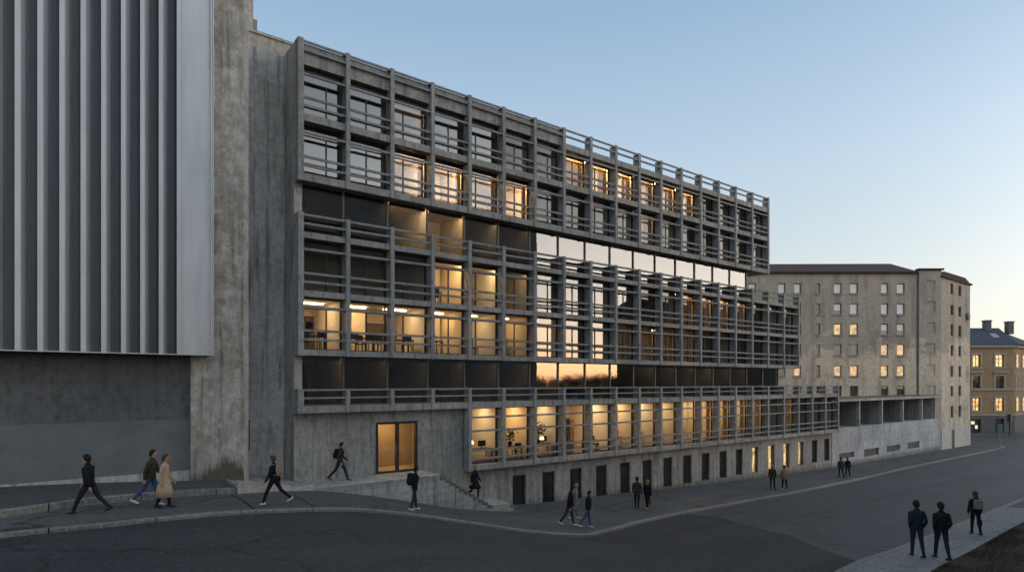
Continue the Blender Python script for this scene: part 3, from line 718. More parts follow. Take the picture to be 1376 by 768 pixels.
for (a, b) in cols: ops.append([(la(zx(a)), la(zx(b)), lz(zy(d)), lz(zy(c))) for c, d in rowsz])
def front_wall(mb, a0, a1, b0, b1, z0, z1, colops, m=0, o=CORN):
    cur = a0
    for col in sorted(colops, key=lambda c: c[0][0]):
        a, b = col[0][0], col[0][1]
        lbox(mb, cur, a, b0, b1, z0, z1, m, o); zc = z0
        for _, _, c, d in sorted(col, key=lambda r: r[2]):
            lbox(mb, a, b, b0, b1, zc, c, m, o); zc = d
        lbox(mb, a, b, b0, b1, zc, z1, m, o); cur = b
    lbox(mb, cur, a1, b0, b1, z0, z1, m, o)
zt = lz(367); z_base = -9.6
mb = MB()
front_wall(mb, -36, la(1232), -.45, -.12, z_base, zt, ops)
lbox(mb, -36, la(1232), -4, -.9, z_base, zt - .05)
# corner bay (stands slightly proud) with blind recessed panels
cp = [[(la(zx(697)), la(zx(731)), lz(zy(d)), lz(zy(c))) for c, d in [(131, 172), (212, 254), (293, 334), (373, 414), (454, 497), (535, 577)]]]
front_wall(mb, la(1235), 0, -.4, 0, z_base, lz(363), cp)
lbox(mb, la(1235), la(1262.), -4, -.405, z_base, lz(363))
# flank along the street, running parallel to the office front
FX1 = X_at(1303.5, .6)
fl = []
for c0, c1 in ((1277.4, 1281.2), (1288., 1291.8)):
    fl.append([(X_at(c0, .6), X_at(c1, .6)), []])
rz_f = [(at(1279, a, .6)[2], at(1279, b, .6)[2]) for a, b in ((381, 395), (409.5, 423), (435.5, 451), (463.5, 478), (491, 506), (518, 532.5), (545, 561))]
for q in fl: q[1] = [(z1, z0) for z0, z1 in rz_f]
cur = CORN[0] + .001
for (a, b), zz in fl:
    mb.box(cur, a, .6, .95, z_base, 13.7); zc = z_base
    for c, d in sorted(zz): mb.box(a, b, .6, .95, zc, c); zc = d
    mb.box(a, b, .6, .95, zc, 13.7); cur = b
mb.box(cur, FX1, .6, .95, z_base, 13.7)
mb.box(CORN[0] + .6, FX1 - .01, 1.15, 8, z_base, 13.6)
mb.build('wall', 'old_render', apt)
def aframe(a0, a1, z0, z1, kind, o=CORN, b=-.28, name='window', fm='shade_frame', par=None, mull=False, fw=.09):
    par = par or apt
    mb = MB()
    lbox(mb, a0, a0 + fw, b - .06, b, z0, z1, 0, o); lbox(mb, a1 - fw, a1, b - .06, b, z0, z1, 0, o)
    lbox(mb, a0 + fw, a1 - fw, b - .06, b, z1 - fw, z1, 0, o); lbox(mb, a0 + fw, a1 - fw, b - .06, b, z0, z0 + fw, 0, o)
    if mull:
        m_ = (a0 + a1) / 2; lbox(mb, m_ - .05, m_ + .05, b - .05, b + .005, z0 + fw, z1 - fw, 0, o)
        for q in (.36, .68): lbox(mb, a0 + fw, a1 - fw, b - .045, b + .002, z0 + (z1 - z0) * q - .03, z0 + (z1 - z0) * q + .03, 0, o)
    w = mb.build(name, fm, par)
    if kind in ('lit', 'amber', 'half'): w['label'] = 'window with an amber lit curtain' if kind != 'half' else 'window with its white blind half drawn'
    p = MB(); lbox(p, a0 + fw, a1 - fw, b - .034, b - .022, z0 + fw, z1 - fw, 0, o); p.build('pane', 'old_glass', w)
    c = MB(); bm = {'amber': 'lit_amber', 'lit': 'lit_curtain', 'litdim': 'lit_curtain', 'pale': 'lit_curtain_pale', 'blind': 'blind_white', 'dark': 'plastic_black', 'half': 'blind_white'}[kind]
    zb = z0 + fw
    if kind == 'half': zb = z0 + (z1 - z0) * .4; lbox(c, a0 + fw, a1 - fw, b - .16, b - .14, z0 + fw, zb - .002, 1, o)
    lbox(c, a0 + fw, a1 - fw, b - .12, b - .10, zb, z1 - fw, 0, o)
    c.build('blind', [bm, 'plastic_black'], w)  # black sheets here stand in for the darkness of an unlit room
    return w
KIND = {(0, 0): 'half', (1, 0): 'blind', (2, 0): 'blind', (4, 0): 'blind', (5, 0): 'blind', (6, 0): 'blind', (7, 0): 'blind',
        (4, 1): 'half', (5, 1): 'blind', (6, 1): 'blind', (7, 1): 'blind', (4, 2): 'lit', (5, 2): 'lit', (6, 2): 'half', (7, 2): 'half',
        (6, 3): 'lit', (7, 3): 'lit', (2, 4): 'lit', (4, 4): 'lit', (5, 4): 'lit', (6, 4): 'lit', (7, 4): 'lit'}
for i, col in enumerate(ops):
    for j, (a, b, c, d) in enumerate(col):
        w = aframe(a, b, c, d, KIND.get((i, j), 'dark'), b=-.26, fm='shade_frame')
        s = MB(); lbox(s, a - .08, b + .08, -.12, .02, c - .13, c - .003); s.build('sill', 'stone_trim', w)
for a, b, c, d in cp[0]:
    s = MB(); lbox(s, a, b, -.3, -.1, c, d); s.build('blind_panel', 'old_render', apt)
for (a, b), zz in fl:
    for c, d in zz:
        mb = MB().box(a, a + .07, .74, .8, c, d).box(b - .07, b, .74, .8, c, d).box(a + .07, b - .07, .74, .8, d - .07, d).box(a + .07, b - .07, .74, .8, c, c + .07)
        w = mb.build('window', 'shade_frame', apt); MB().box(a + .07, b - .07, .765, .777, c + .07, d - .07).build('pane', 'old_glass', w)
        MB().box(a + .02, b - .02, .96, .98, c, d).build('blind', 'plastic_black', w)  # black sheet painting the unlit room, not a drawn blind
# flank base: pale plinth, door
MB().box(CORN[0] + .002, X_at(1278.5, .57), .54, .598, z_base, at(1270, 574, .57)[2]).box(X_at(1282.6, .57), FX1 - .002, .54, .598, z_base, at(1270, 574, .57)[2]).build('plinth', 'plinth_plaster', apt)
MB().box(X_at(1279, .57), X_at(1282.4, .57), .57, .598, -9.2, at(1281, 577, .57)[2]).build('door', 'window_metal', apt)
# downpipe and the shadowed slot between the two planes
mb = MB(); lbox(mb, la(1231), la(1235), -.5, -.13, z_base, lz(363.5)); mb.build('downpipe', 'grey_plaster', apt)
# cornices and roofs
mb = MB(); lbox(mb, -36.3, la(1233), -.6, .22, zt, zt + .20); mb.build('cornice', 'roof_brown', apt)
mb = MB(); v = [loc(-36.3, .25, zt + .201), loc(la(1233), .25, zt + .201), loc(-.6, -4, zt + .75), loc(-2.97, -6, zt + 2.45), loc(-36.3, -6, zt + 2.35), loc(-36.3, -6, zt), loc(-.6, -6, zt)]
mb.add(v, [(0, 1, 2, 3, 4), (0, 4, 5), (1, 6, 2), (2, 6, 3), (3, 6, 5, 4), (0, 5, 6, 1)]); mb.build('roof', 'roof_brown', apt)
mb = MB(); lbox(mb, la(1233.5), .25, -.6, .2, lz(362.5), lz(362.5) + .22); mb.box(CORN[0] - .1, FX1 + .4, .4, 8, 13.72, 13.95); mb.build('cornice', 'roof_brown', apt)
MB().prism([(CORN[0], 13.951), (FX1 + .3, 13.951), (FX1 - 2, 14.6), (CORN[0] + 1, 14.6)], 'y', .6, 7.8).build('roof', 'roof_brown', apt)
for py in (385, 412, 437):
    x, y, z = X_at(1303.5, .6), .6, at(1303, py, .6)[2]; MB().box(x, x + .35, .7, .9, z - .12, z + .12).build('bracket', 'grey_plaster', apt)
x, y, z = at(1299, 425, .6); mbd = MB().sphere((x, .35, z), (.55, .12, .6), 14, 8).tube((x, .4, z), (x + .2, .6, z - .3), .05); mbd.build('satellite_dish', 'vent_louvre', apt, smooth=True)

# ------------------------------------------------------------------ ochre corner house beyond the cross street
ZY = 108.
O2 = np.array([0., -P]) + np.array([DZ, DX]) * ZY + RV * ((1363 - CX) / F_ * ZY)
och = thing('corner_house', (float(O2[0]) - 5, float(O2[1]) + 5, -9.3), 'ochre corner house with stone window surrounds, grey ground floor and slate hip roof', 'house')
ya = lambda px: (px - 1363) / F_ * ZY
yz = lambda py: -(py - HY) / F_ * ZY
w1 = [(1306.8, 1317.2), (1337.6, 1349)]
rows = [(476, 492.8), (504.6, 521.8), (534, 552)]
oo = [[(ya(a), ya(b), yz(d), yz(c)) for c, d in rows] for a, b in w1]
mb = MB(); front_wall(mb, -22, 0, -.5, 0, yz(558), yz(466), oo, 0, O2); lbox(mb, -22, -.3, -10, -.9, -9.6, yz(466), 0, O2)
mb.build('wall', 'yellow_plaster', och)
gf = [[(ya(1304), ya(1318), -9.2, yz(563))], [(ya(1337), ya(1349), yz(580), yz(562))]]
mb = MB(); front_wall(mb, -22, 0, -.55, .06, -9.7, yz(558) - .002, gf, 0, O2); mb.build('ground_floor', 'grey_plaster', och)
# return front to the right (turned 50 degrees back)
AN = math.radians(38); R2 = np.array([RV[0] * math.cos(AN) - RV[1] * math.sin(AN), RV[0] * math.sin(AN) + RV[1] * math.cos(AN)])
N2 = np.array([R2[1], -R2[0]])
def rbox(mb, a0, a1, b0, b1, z0, z1, m=0):
    v = [(*(O2 + R2 * a + N2 * b), z) for z in (z0, z1) for b in (b1, b0) for a in (a0, a1)]
    return mb.add(v, [(0, 2, 3, 1), (4, 5, 7, 6), (0, 1, 5, 4), (2, 6, 7, 3), (0, 4, 6, 2), (1, 3, 7, 5)], m)
mb = MB(); rbox(mb, 0.002, 20, -.6, .0, yz(558), yz(466)); mb.build('wall', 'yellow_plaster', och)
mb = MB(); rbox(mb, 0.002, 20, -.6, .06, -9.7, yz(558) - .003); mb.build('ground_floor', 'grey_plaster', och)
for j, (c, d) in enumerate(rows):
    for a in (1.0, 5.2, 9.4):
        z0, z1 = yz(d), yz(c)
        mb = MB(); rbox(mb, a - .25, a + 1.65, .002, .10, z0 - .25, z0); rbox(mb, a - .25, a, .002, .1, z0, z1 + .25); rbox(mb, a + 1.4, a + 1.65, .002, .1, z0, z1 + .25); rbox(mb, a, a + 1.4, .002, .1, z1, z1 + .25)
        rbox(mb, a + .65, a + .75, .005, .06, z0, z1); rbox(mb, a, a + .65, .005, .055, z0 + (z1 - z0) * .6, z0 + (z1 - z0) * .6 + .1); rbox(mb, a + .75, a + 1.4, .005, .055, z0 + (z1 - z0) * .6, z0 + (z1 - z0) * .6 + .1)
        w = mb.build('window', 'stone_trim', och)
        mb = MB(); rbox(mb, a, a + 1.4, .01, .03, z0, z1); mb.build('pane', 'lit_amber' if j != 1 else 'plastic_black', w)
for i, col in enumerate(oo):
    for j, (a, b, c, d) in enumerate(col):
        w = aframe(a, b, c, d, 'amber' if j != 1 else 'dark', O2, -.2, fm='brown_frame', par=och, mull=True, fw=.11)
        s = MB()
        for q in ((a - .3, a, c - .25, d + .3), (b, b + .3, c - .25, d + .3), (a, b, d, d + .3), (a, b, c - .25, c)): lbox(s, q[0], q[1], .003, .10, q[2], q[3], 0, O2)
        if j == 1: lbox(s, a - .55, b + .55, .003, .3, d + .5, d + .75, 0, O2)
        s.build('surround', 'stone_trim', w)
for a, b, c, d in [gf[0][0], gf[1][0]]:
    s = MB(); lbox(s, a, b, -.45, -.3, c, d, 0, O2); w = s.build('shop_window', 'plastic_black', och)
    if a < -6:
        s = MB(); lbox(s, a + .3, a + .95, -.29, -.27, c + 1.7, d - .35, 0, O2); lbox(s, a + 1.05, a + 1.5, -.29, -.27, c + .9, c + 1.5, 0, O2); s.build('lit_display', 'shop_glow', w)
mb = MB()
for py, hh, pr in ((524, .35, .15), (466.5, .45, .35), (494.5, .15, .07), (558, .3, .14)):
    lbox(mb, -22, .1, .003, pr, yz(py), yz(py) + hh, 0, O2); rbox(mb, .11, 20, .003, pr, yz(py) + .002, yz(py) + hh - .002)
mb.build('string_course', 'stone_trim', och)
yd = lambda px, b: (px - CX) / F_ * (ZY - b) - (1363 - CX) / F_ * ZY
er = yz(466) + .46; rt = -(440.5 - HY) / F_ * 114; ra_ = yd(1342, -6)
def o2(a, b, z): q = O2 + RV * a + NV * b; return (q[0], q[1], z)
def r2(a, b, z): q = O2 + R2 * a + N2 * b; return (q[0], q[1], z)
mb = MB(); v = [o2(-22.3, .5, er), o2(.4, .5, er), r2(20, .5, er), r2(20, -6, rt), o2(ra_, -6, rt), o2(-22.3, -6, rt), o2(-22.3, -14, er), r2(20, -14, er)]
mb.add(v, [(0, 1, 4, 5), (1, 2, 3, 4), (5, 4, 7, 6), (4, 3, 7), (0, 5, 6), (2, 7, 3)]); rf = mb.build('roof', 'slate', och)
for px, py in ((1326, 431.5), (1356, 433)):
    s = MB(); a = yd(px, -5.5); zc = -(py - HY) / F_ * 113.5; lbox(s, a - .5, a + .5, -6, -5, rt - 1.2, zc, 0, O2); lbox(s, a - .6, a + .6, -6.1, -4.9, zc, zc + .2, 0, O2); s.build('chimney', 'grey_plaster', rf)
s = MB(); a = yd(1336, -2.8); sl = (rt - er) / 6.5
v = [o2(a - .7, -2.2, er + 2.7 * sl + .08), o2(a + .5, -2.2, er + 2.7 * sl + .08), o2(a + .9, -3.6, er + 4.1 * sl + .08), o2(a - .3, -3.6, er + 4.1 * sl + .08)]
v += [(x, y, z - .15) for x, y, z in v]
s.add(v, [(0, 1, 2, 3), (0, 4, 5, 1), (1, 5, 6, 2), (2, 6, 7, 3), (3, 7, 4, 0)]); s.build('skylight', 'old_glass', rf)
mb = MB(); lbox(mb, -30, 3, .35, 3.4, -9.8, -8.93, 0, O2); lbox(mb, -30, 3, 3.401, 3.65, -9.8, -8.925, 1, O2); tag(mb.build('pavement', ['pavement_asphalt', 'granite']), kind='structure')
# street furniture at the corner
gx, gy, _ = gnd(1343, 600)
sg = thing('street_sign', (gx, gy, gz(gx, gy, .12)), 'thin grey post with a small teal sign on the far street corner', 'sign')
h0 = -(570 - HY) / F_ * _ ; h1 = -(581 - HY) / F_ * _
MB().tube((gx, gy, gz(gx, gy, .1)), (gx, gy, h0), .06).build('post', 'galvanised', sg)
mb = MB(); a0 = np.array([gx, gy])
v = [(*(a0 + RV * a + NV * b), z) for z in (h1, h0 + .1) for b in (.14, .08) for a in (-.34, .34)]
mb.add(v, [(0, 2, 3, 1), (4, 5, 7, 6), (0, 1, 5, 4), (2, 6, 7, 3), (0, 4, 6, 2), (1, 3, 7, 5)]).build('sign_panel', 'sign_face', sg)
gx, gy = (np.array([0., -P]) + np.array([DZ, DX]) * 103 + RV * ((1356.5 - CX) / F_ * 103))
sg = thing('signal_post', (float(gx), float(gy), gz(gx, gy)), 'dark traffic signal on a pole in front of the ochre house', 'traffic light')
zt_ = -(556 - HY) / F_ * 103
MB().tube((gx, gy, gz(gx, gy)), (gx, gy, zt_ - .2), .09).build('pole', 'plastic_black', sg)
MB().box(gx - .28, gx + .28, gy - .25, gy + .25, zt_ - 1.3, zt_).build('signal_head', 'plastic_black', sg)

# ------------------------------------------------------------------ across the street, behind the viewer: seen only mirrored in the glass
op = thing('opposite_building', (32, -38, -6), 'plain dark brick building across the street, mirrored in the office glazing', 'building')
MB().box(13, 52.3, -46, -33.4, -6.5, 20.2).build('wall', 'dark_brick', op)
MB().box(12.6, 52.7, -46.4, -33.0, 20.201, 21.2).build('cornice', 'grey_plaster', op)
lw = thing('distant_block', (240, -118, -9), 'long low dark block beyond the trees, mirrored in the office glazing', 'building')
MB().box(172, 310, -130, -112, -9.6, 28).build('wall', 'grey_plaster', lw)
MB().prism([(-131, 28.001), (-111, 28.001), (-121, 31)], 'x', 171, 311).build('roof', 'slate', lw)
def leaf_tree():
    mb = MB(); mt = MB(); r = np.random.default_rng(3)
    mt.tube((0, 0, -.3), (0.1, 0, 4.5), .28, 8, 0, .18)
    tips = []
    for k in range(9):
        a = k * 2.4; z = 3.2 + .45 * k; L = 2.6 - .18 * k
        p = (math.cos(a) * L, math.sin(a) * L, z + 1.6); mt.tube((.08, 0, z), p, .10, 6, 0, .03); tips.append(p)
    for p in tips + [(0, 0, 8.3), (.6, .5, 7.4), (-.7, -.3, 7.6)]:
        for q in range(170):
            d = r.normal(size=3) * (.85, .85, .7); c = np.array(p) + d; s = r.uniform(.1, .22); u = r.normal(size=3); u /= np.linalg.norm(u); w = np.cross(u, r.normal(size=3)); w /= np.linalg.norm(w)
            mb.add([c - u * s, c + w * s * .5, c + u * s, c - w * s * .5], [(0, 1, 2, 3)])
    t = thing('tree', (0, 0, 0), 'dark leafy tree far across the street, mirrored against the sunset', 'tree', 'trees mirrored in the glass')
    mt.build('trunk', 'bark', t); mb.build('crown', 'leaf', t); return t
t0 = leaf_tree()
for k in range(26):
    x = 109 + k * 2.4 + random.uniform(-1, 1); y = -108 - (k % 3) * 5
    if k == 0: t = t0
    else:
        t = t0.copy(); C.objects.link(t)
        for ch in t0.children: c = ch.copy(); C.objects.link(c); c.parent = t
    s = .98 + .011 * k + random.uniform(-.09, .07); t.scale = (s, s, s * random.uniform(.95, 1.12)); t.rotation_euler = (0, 0, random.uniform(0, 6)); t.location = (x, y, gz(x, y, -.3))

# ------------------------------------------------------------------ furniture in the lit rooms
FURN = 'furniture seen through the lit windows'
def desk(x, y, z, label, w=1.5, d=.7, h=.74):
    t = thing('desk', (x, y, z), label, 'desk', FURN)
    MB().box(x - w / 2, x + w / 2, y - d / 2, y + d / 2, z + h - .04, z + h).build('tabletop', 'furniture_dark', t)
    for sx in (-1, 1):
        for sy in (-1, 1):
            a, b = x + sx * (w / 2 - .05), y + sy * (d / 2 - .05); MB().box(a - .025, a + .025, b - .025, b + .025, z, z + h - .041).build('leg', 'furniture_dark', t)
    return t
def chair(x, y, z, label, rot=0):
    t = thing('chair', (x, y, z), label, 'chair', FURN); c, s = math.cos(rot), math.sin(rot)
    R_ = lambda v: (x + (v[0] - x) * c - (v[1] - y) * s, y + (v[0] - x) * s + (v[1] - y) * c, v[2])
    MB().box(x - .22, x + .22, y - .22, y + .22, z + .43, z + .47).xf(R_).build('seat', 'furniture_dark', t)
    MB().box(x - .2, x + .2, y + .19, y + .23, z + .6, z + .95).xf(R_).build('backrest', 'furniture_dark', t)
    for sx in (-1, 1):
        MB().box(x + sx * .2 - .018, x + sx * .2 + .018, y - .21, y - .175, z, z + .429).xf(R_).build('leg', 'furniture_dark', t)
        MB().box(x + sx * .2 - .018, x + sx * .2 + .018, y + .155, y + .189, z, z + .93).xf(R_).build('leg', 'furniture_dark', t)
def monitor(x, y, z, label):
    t = thing('monitor', (x, y, z), label, 'monitor', FURN)
    MB().box(x - .27, x + .27, y - .015, y + .015, z + .12, z + .46).build('screen', 'plastic_black', t)
    MB().box(x - .03, x + .03, y - .01 + .03, y + .04, z + .02, z + .2).box(x - .12, x + .12, y - .08, y + .1, z, z + .02).build('stand', 'plastic_black', t)
def plant(x, y, z, label, s=1.):
    t = thing('potted_plant', (x, y, z), label, 'plant', FURN)
    MB().tube((x, y, z), (x, y, z + .3 * s), .12 * s, 10, 0, .16 * s).build('pot', 'furniture_dark', t)
    mb = MB(); r = np.random.default_rng(int(x * 10))
    for k in range(90):
        d = r.normal(size=3) * (.2, .2, .24) * s; c0 = np.array([x, y, z + .75 * s]) + d; u = r.normal(size=3); u /= np.linalg.norm(u); w = np.cross(u, r.normal(size=3)); w /= np.linalg.norm(w)
        L = .12 * s; mb.add([c0 - u * L, c0 + w * L * .4, c0 + u * L, c0 - w * L * .4], [(0, 1, 2, 3)])
    for k in range(5): mb.tube((x, y, z + .28 * s), (x + r.normal() * .15 * s, y + r.normal() * .15 * s, z + .8 * s), .01, 5)
    mb.build('foliage', 'plant_green', t)
def cabinet(x, y, z, label, w=.8, h=1.1, d=.4):
    t = thing('cabinet', (x, y, z), label, 'cabinet', FURN)
    MB().box(x - w / 2, x + w / 2, y - d / 2, y + d / 2, z, z + h).build('carcass', 'furniture_dark', t)
    for s in (-1, 1): MB().box(x + (s * w / 4) - w / 4 + .02, x + (s * w / 4) + w / 4 - .02, y - d / 2 - .02, y - d / 2 - .001, z + .05, z + h - .05).build('door', 'wood_panel', t)
def table_lamp(x, y, z, label):
    t = thing('table_lamp', (x, y, z), label, 'lamp', FURN)
    MB().tube((x, y, z), (x, y, z + .02), .08, 10).tube((x, y, z + .02), (x, y, z + .3), .012, 6).build('stem', 'plastic_black', t)
    MB().tube((x, y, z + .28), (x, y, z + .46), .15, 12, 0, .09).build('lamp_shade', lamp_mat(.07), t)
def picture(x, z, w, h, label):
    t = thing('picture', (x, 4.55, z), label, 'picture', FURN)
    MB().box(x - w / 2, x + w / 2, 4.54, 4.585, z - h / 2, z + h / 2).build('frame', 'furniture_dark', t)
    MB().box(x - w / 2 + .05, x + w / 2 - .05, 4.525, 4.539, z - h / 2 + .05, z + h / 2 - .05).build('board', 'pinboard', t)
mid = lambda i: (COL[i] + COL[i + 1]) / 2
zD, zC, zE = 1.565, 4.335, -4.645
desk(mid(0) - .3, 1.5, zD, 'dark table behind the first lit window beside the concrete shaft'); chair(mid(0) - .7, .95, zD, 'dark chair in front of the table nearest the concrete shaft', 3.1); chair(mid(0) + .1, 1.0, zD, 'dark chair on the open side of the table nearest the concrete shaft', 3.3)
chair(mid(0) - .2, 2.1, zD, 'dark chair behind the table nearest the concrete shaft'); picture(mid(0) + .6, zD + 1.4, .9, .7, 'small dark picture on the back wall of the first lit office')
desk(mid(1) + .1, 1.6, zD, 'long dark table below the large pinboard in a lit office', 1.9); picture(mid(1) + 2.2, zD + 1.35, 1.5, 1.0, 'large dark pinboard on the wall of the lit office')
for k, (dx_, dy_, r_, lb) in enumerate(((-.55, -.5, 3.0, 'dark chair at the near end of the long table'), (.2, -.55, 3.3, 'dark chair at the middle of the long table'), (.8, -.45, 2.9, 'dark chair at the far end of the long table'), (.3, .6, 0, 'dark chair behind the long table'))): chair(mid(1) + .1 + dx_, 1.6 + dy_, zD, lb, r_)
plant(mid(2) - .75, 1.2, zD, 'leafy potted plant by the window edge beside the long table', .9)
cabinet(mid(3) + .5, 3.9, zD, 'tall dark cupboard at the back of the lit middle-storey office', .7, 1.7); desk(mid(3) - .4, 1.4, zD, 'small dark desk in front of the tall cupboard', 1.0)
chair(mid(4) + .2, 1.7, zD, 'lone dark chair in a dim amber office', .5)
chair(mid(3) - .35, 1.2, zC, 'dark chair in the lit office one storey above', 2.8); desk(mid(3) - .3, 1.9, zC, 'dark desk in the lit office one storey above', 1.2)
cabinet(mid(4) - .3, 1.5, zC, 'waist-high dark cabinet close to the glass', .8, 1.15); 
desk(mid(4) + .1, 1.25, zE, 'office desk with two monitors in the first room above the stairs', 1.9); monitor(mid(4) + .45, 1.20, zE + .74, 'black monitor near the column on the desk above the stairs'); monitor(mid(4) - .5, 1.35, zE + .74, 'black monitor next to the lamp on the desk above the stairs'); table_lamp(mid(4) - .15, 1.40, zE + .74, 'small glowing lamp between two monitors')
desk(mid(5) + .1, 1.15, zE, 'desk with plants in the second room above the stairs', 1.6); plant(mid(5) + .05, 1.05, zE + .74, 'bushy plant standing on a desk', .9); chair(mid(5) + .5, 0.95, zE, 'dark office chair before the desk with plants', 3.0); cabinet(mid(5) - .6, 1.55, zE, 'low dark cabinet beside the desk with plants', .6, 1.2)
desk(mid(6) + .1, 1.05, zE, 'desk with a glowing lamp and a tall plant', 1.8); table_lamp(mid(6) + .15, 0.95, zE + .74, 'bright lamp on the desk with a tall plant'); plant(mid(6) + .25, 1.45, zE + .7, 'tall dark plant behind the bright lamp', 1.1)
cabinet(mid(7) - .1, 0.95, zE, 'low cabinet topped with flowers', .9, .85); plant(mid(7) - .1, 0.95, zE + .85, 'flowering plant on a low cabinet', .7)
chair(mid(8) + .0, 0.95, zE, 'dark high-backed chair by a bright blank wall', .6); chair(mid(8) + .35, 1.15, zE, 'dark chair half behind the high-backed one', .3)
desk(mid(9) + .2, 1.65, zE, 'plain desk in a bright empty room', 1.3); plant(mid(10) + .1, 1.05, zE, 'floor plant in the narrow bright window', .9); chair(mid(11), 1.15, zE, 'chair in the far bright window'); plant(mid(12) + .2, 1.05, zE, 'small floor plant in the far bright window', .8)
for i, lb in ((5, 'dark round-backed chair between plants in the second room above the stairs'), (6, 'dark chair before the desk with the bright lamp'), (7, 'dark chair next to the cabinet with flowers'), (9, 'chair at the plain desk in the bright empty room')):
    chair(mid(i) - .45, 1.0, zE, lb, 2.6 + i)
for i, lb in ((6, 'black monitor by the bright lamp'), (9, 'black monitor on the plain desk')):
    monitor(mid(i) + .5, 1.2 if i == 6 else 1.6, zE + .74, lb)
for i, lb in ((5, 'tall dark bookcase at the back of the second room above the stairs'), (7, 'tall dark bookcase behind the flowers'), (8, 'dark bookcase behind the high-backed chair')):
    cabinet(mid(i) + 1.2, 4.3, zE, lb, .9, 1.9)
desk(mid(8) - .1, 1.2, zE, 'narrow desk beside the high-backed chair', 1.0)
desk(mid(2) + .2, 1.7, zD, 'small dark table in the third lit office', 1.2); chair(mid(2) + .2, 1.1, zD, 'dark chair at the small table in the third lit office', 3.0)
cabinet(mid(5) + .3, 2.5, zD, 'dark cabinet in the dim office beside the mirrored windows', .9, 1.2)

# ------------------------------------------------------------------ people
def cloth(name, col, rough=.85):
    if name not in MATS: simple(name, col, rough, 0, .18, 14, .3 if name in ('skin', 'lip', 'eye_dark') or 'shoe' in name else .08)
    return name
for nme, col in dict(skin=(.36, .21, .145), hair_dark=(.022, .015, .011), hair_brown=(.07, .04, .022), hair_fair=(.22, .14, .07), black_cloth=(.012, .012, .014), charcoal_cloth=(.03, .03, .034), navy_cloth=(.014, .020, .032), teal_cloth=(.012, .024, .028),
                     olive_cloth=(.035, .036, .022), denim=(.035, .075, .145), denim_dark=(.015, .020, .032), beige_cloth=(.36, .26, .185), grey_cloth=(.16, .155, .15), white_shoe=(.5, .48, .45), black_shoe=(.015, .014, .014), brown_shoe=(.07, .035, .018),
                     red_bag=(.28, .03, .025), tan_cloth=(.22, .16, .12), rose_cloth=(.16, .085, .085), eye_dark=(.01, .01, .01), lip=(.22, .08, .07)).items(): cloth(nme, col)
def rings_mesh(mb, rings, n=14):
    """rings: (centre, forward radius, side radius, up-axis frame) lofted into a closed tube"""
    v = []; R = len(rings)
    for i, (c, ra, rb) in enumerate(rings):
        c = Vector(c); p = Vector(rings[max(0, i - 1)][0]); q = Vector(rings[min(R - 1, i + 1)][0])
        d = (q - p).normalized(); side = Vector((0, 1, 0)); fwd = side.cross(d)
        if fwd.length < .1: fwd = Vector((1, 0, 0))
        fwd.normalize(); sd = d.cross(fwd).normalized()
        for k in range(n):
            a = 2 * math.pi * k / n; v.append(c + fwd * (ra * math.cos(a)) + sd * (rb * math.sin(a)))
    f = [(i * n + k, i * n + (k + 1) % n, (i + 1) * n + (k + 1) % n, (i + 1) * n + k) for i in range(R - 1) for k in range(n)]
    f += [tuple(range(n))[::-1], tuple(range((R - 1) * n, R * n))]
    mb.add(v, f)
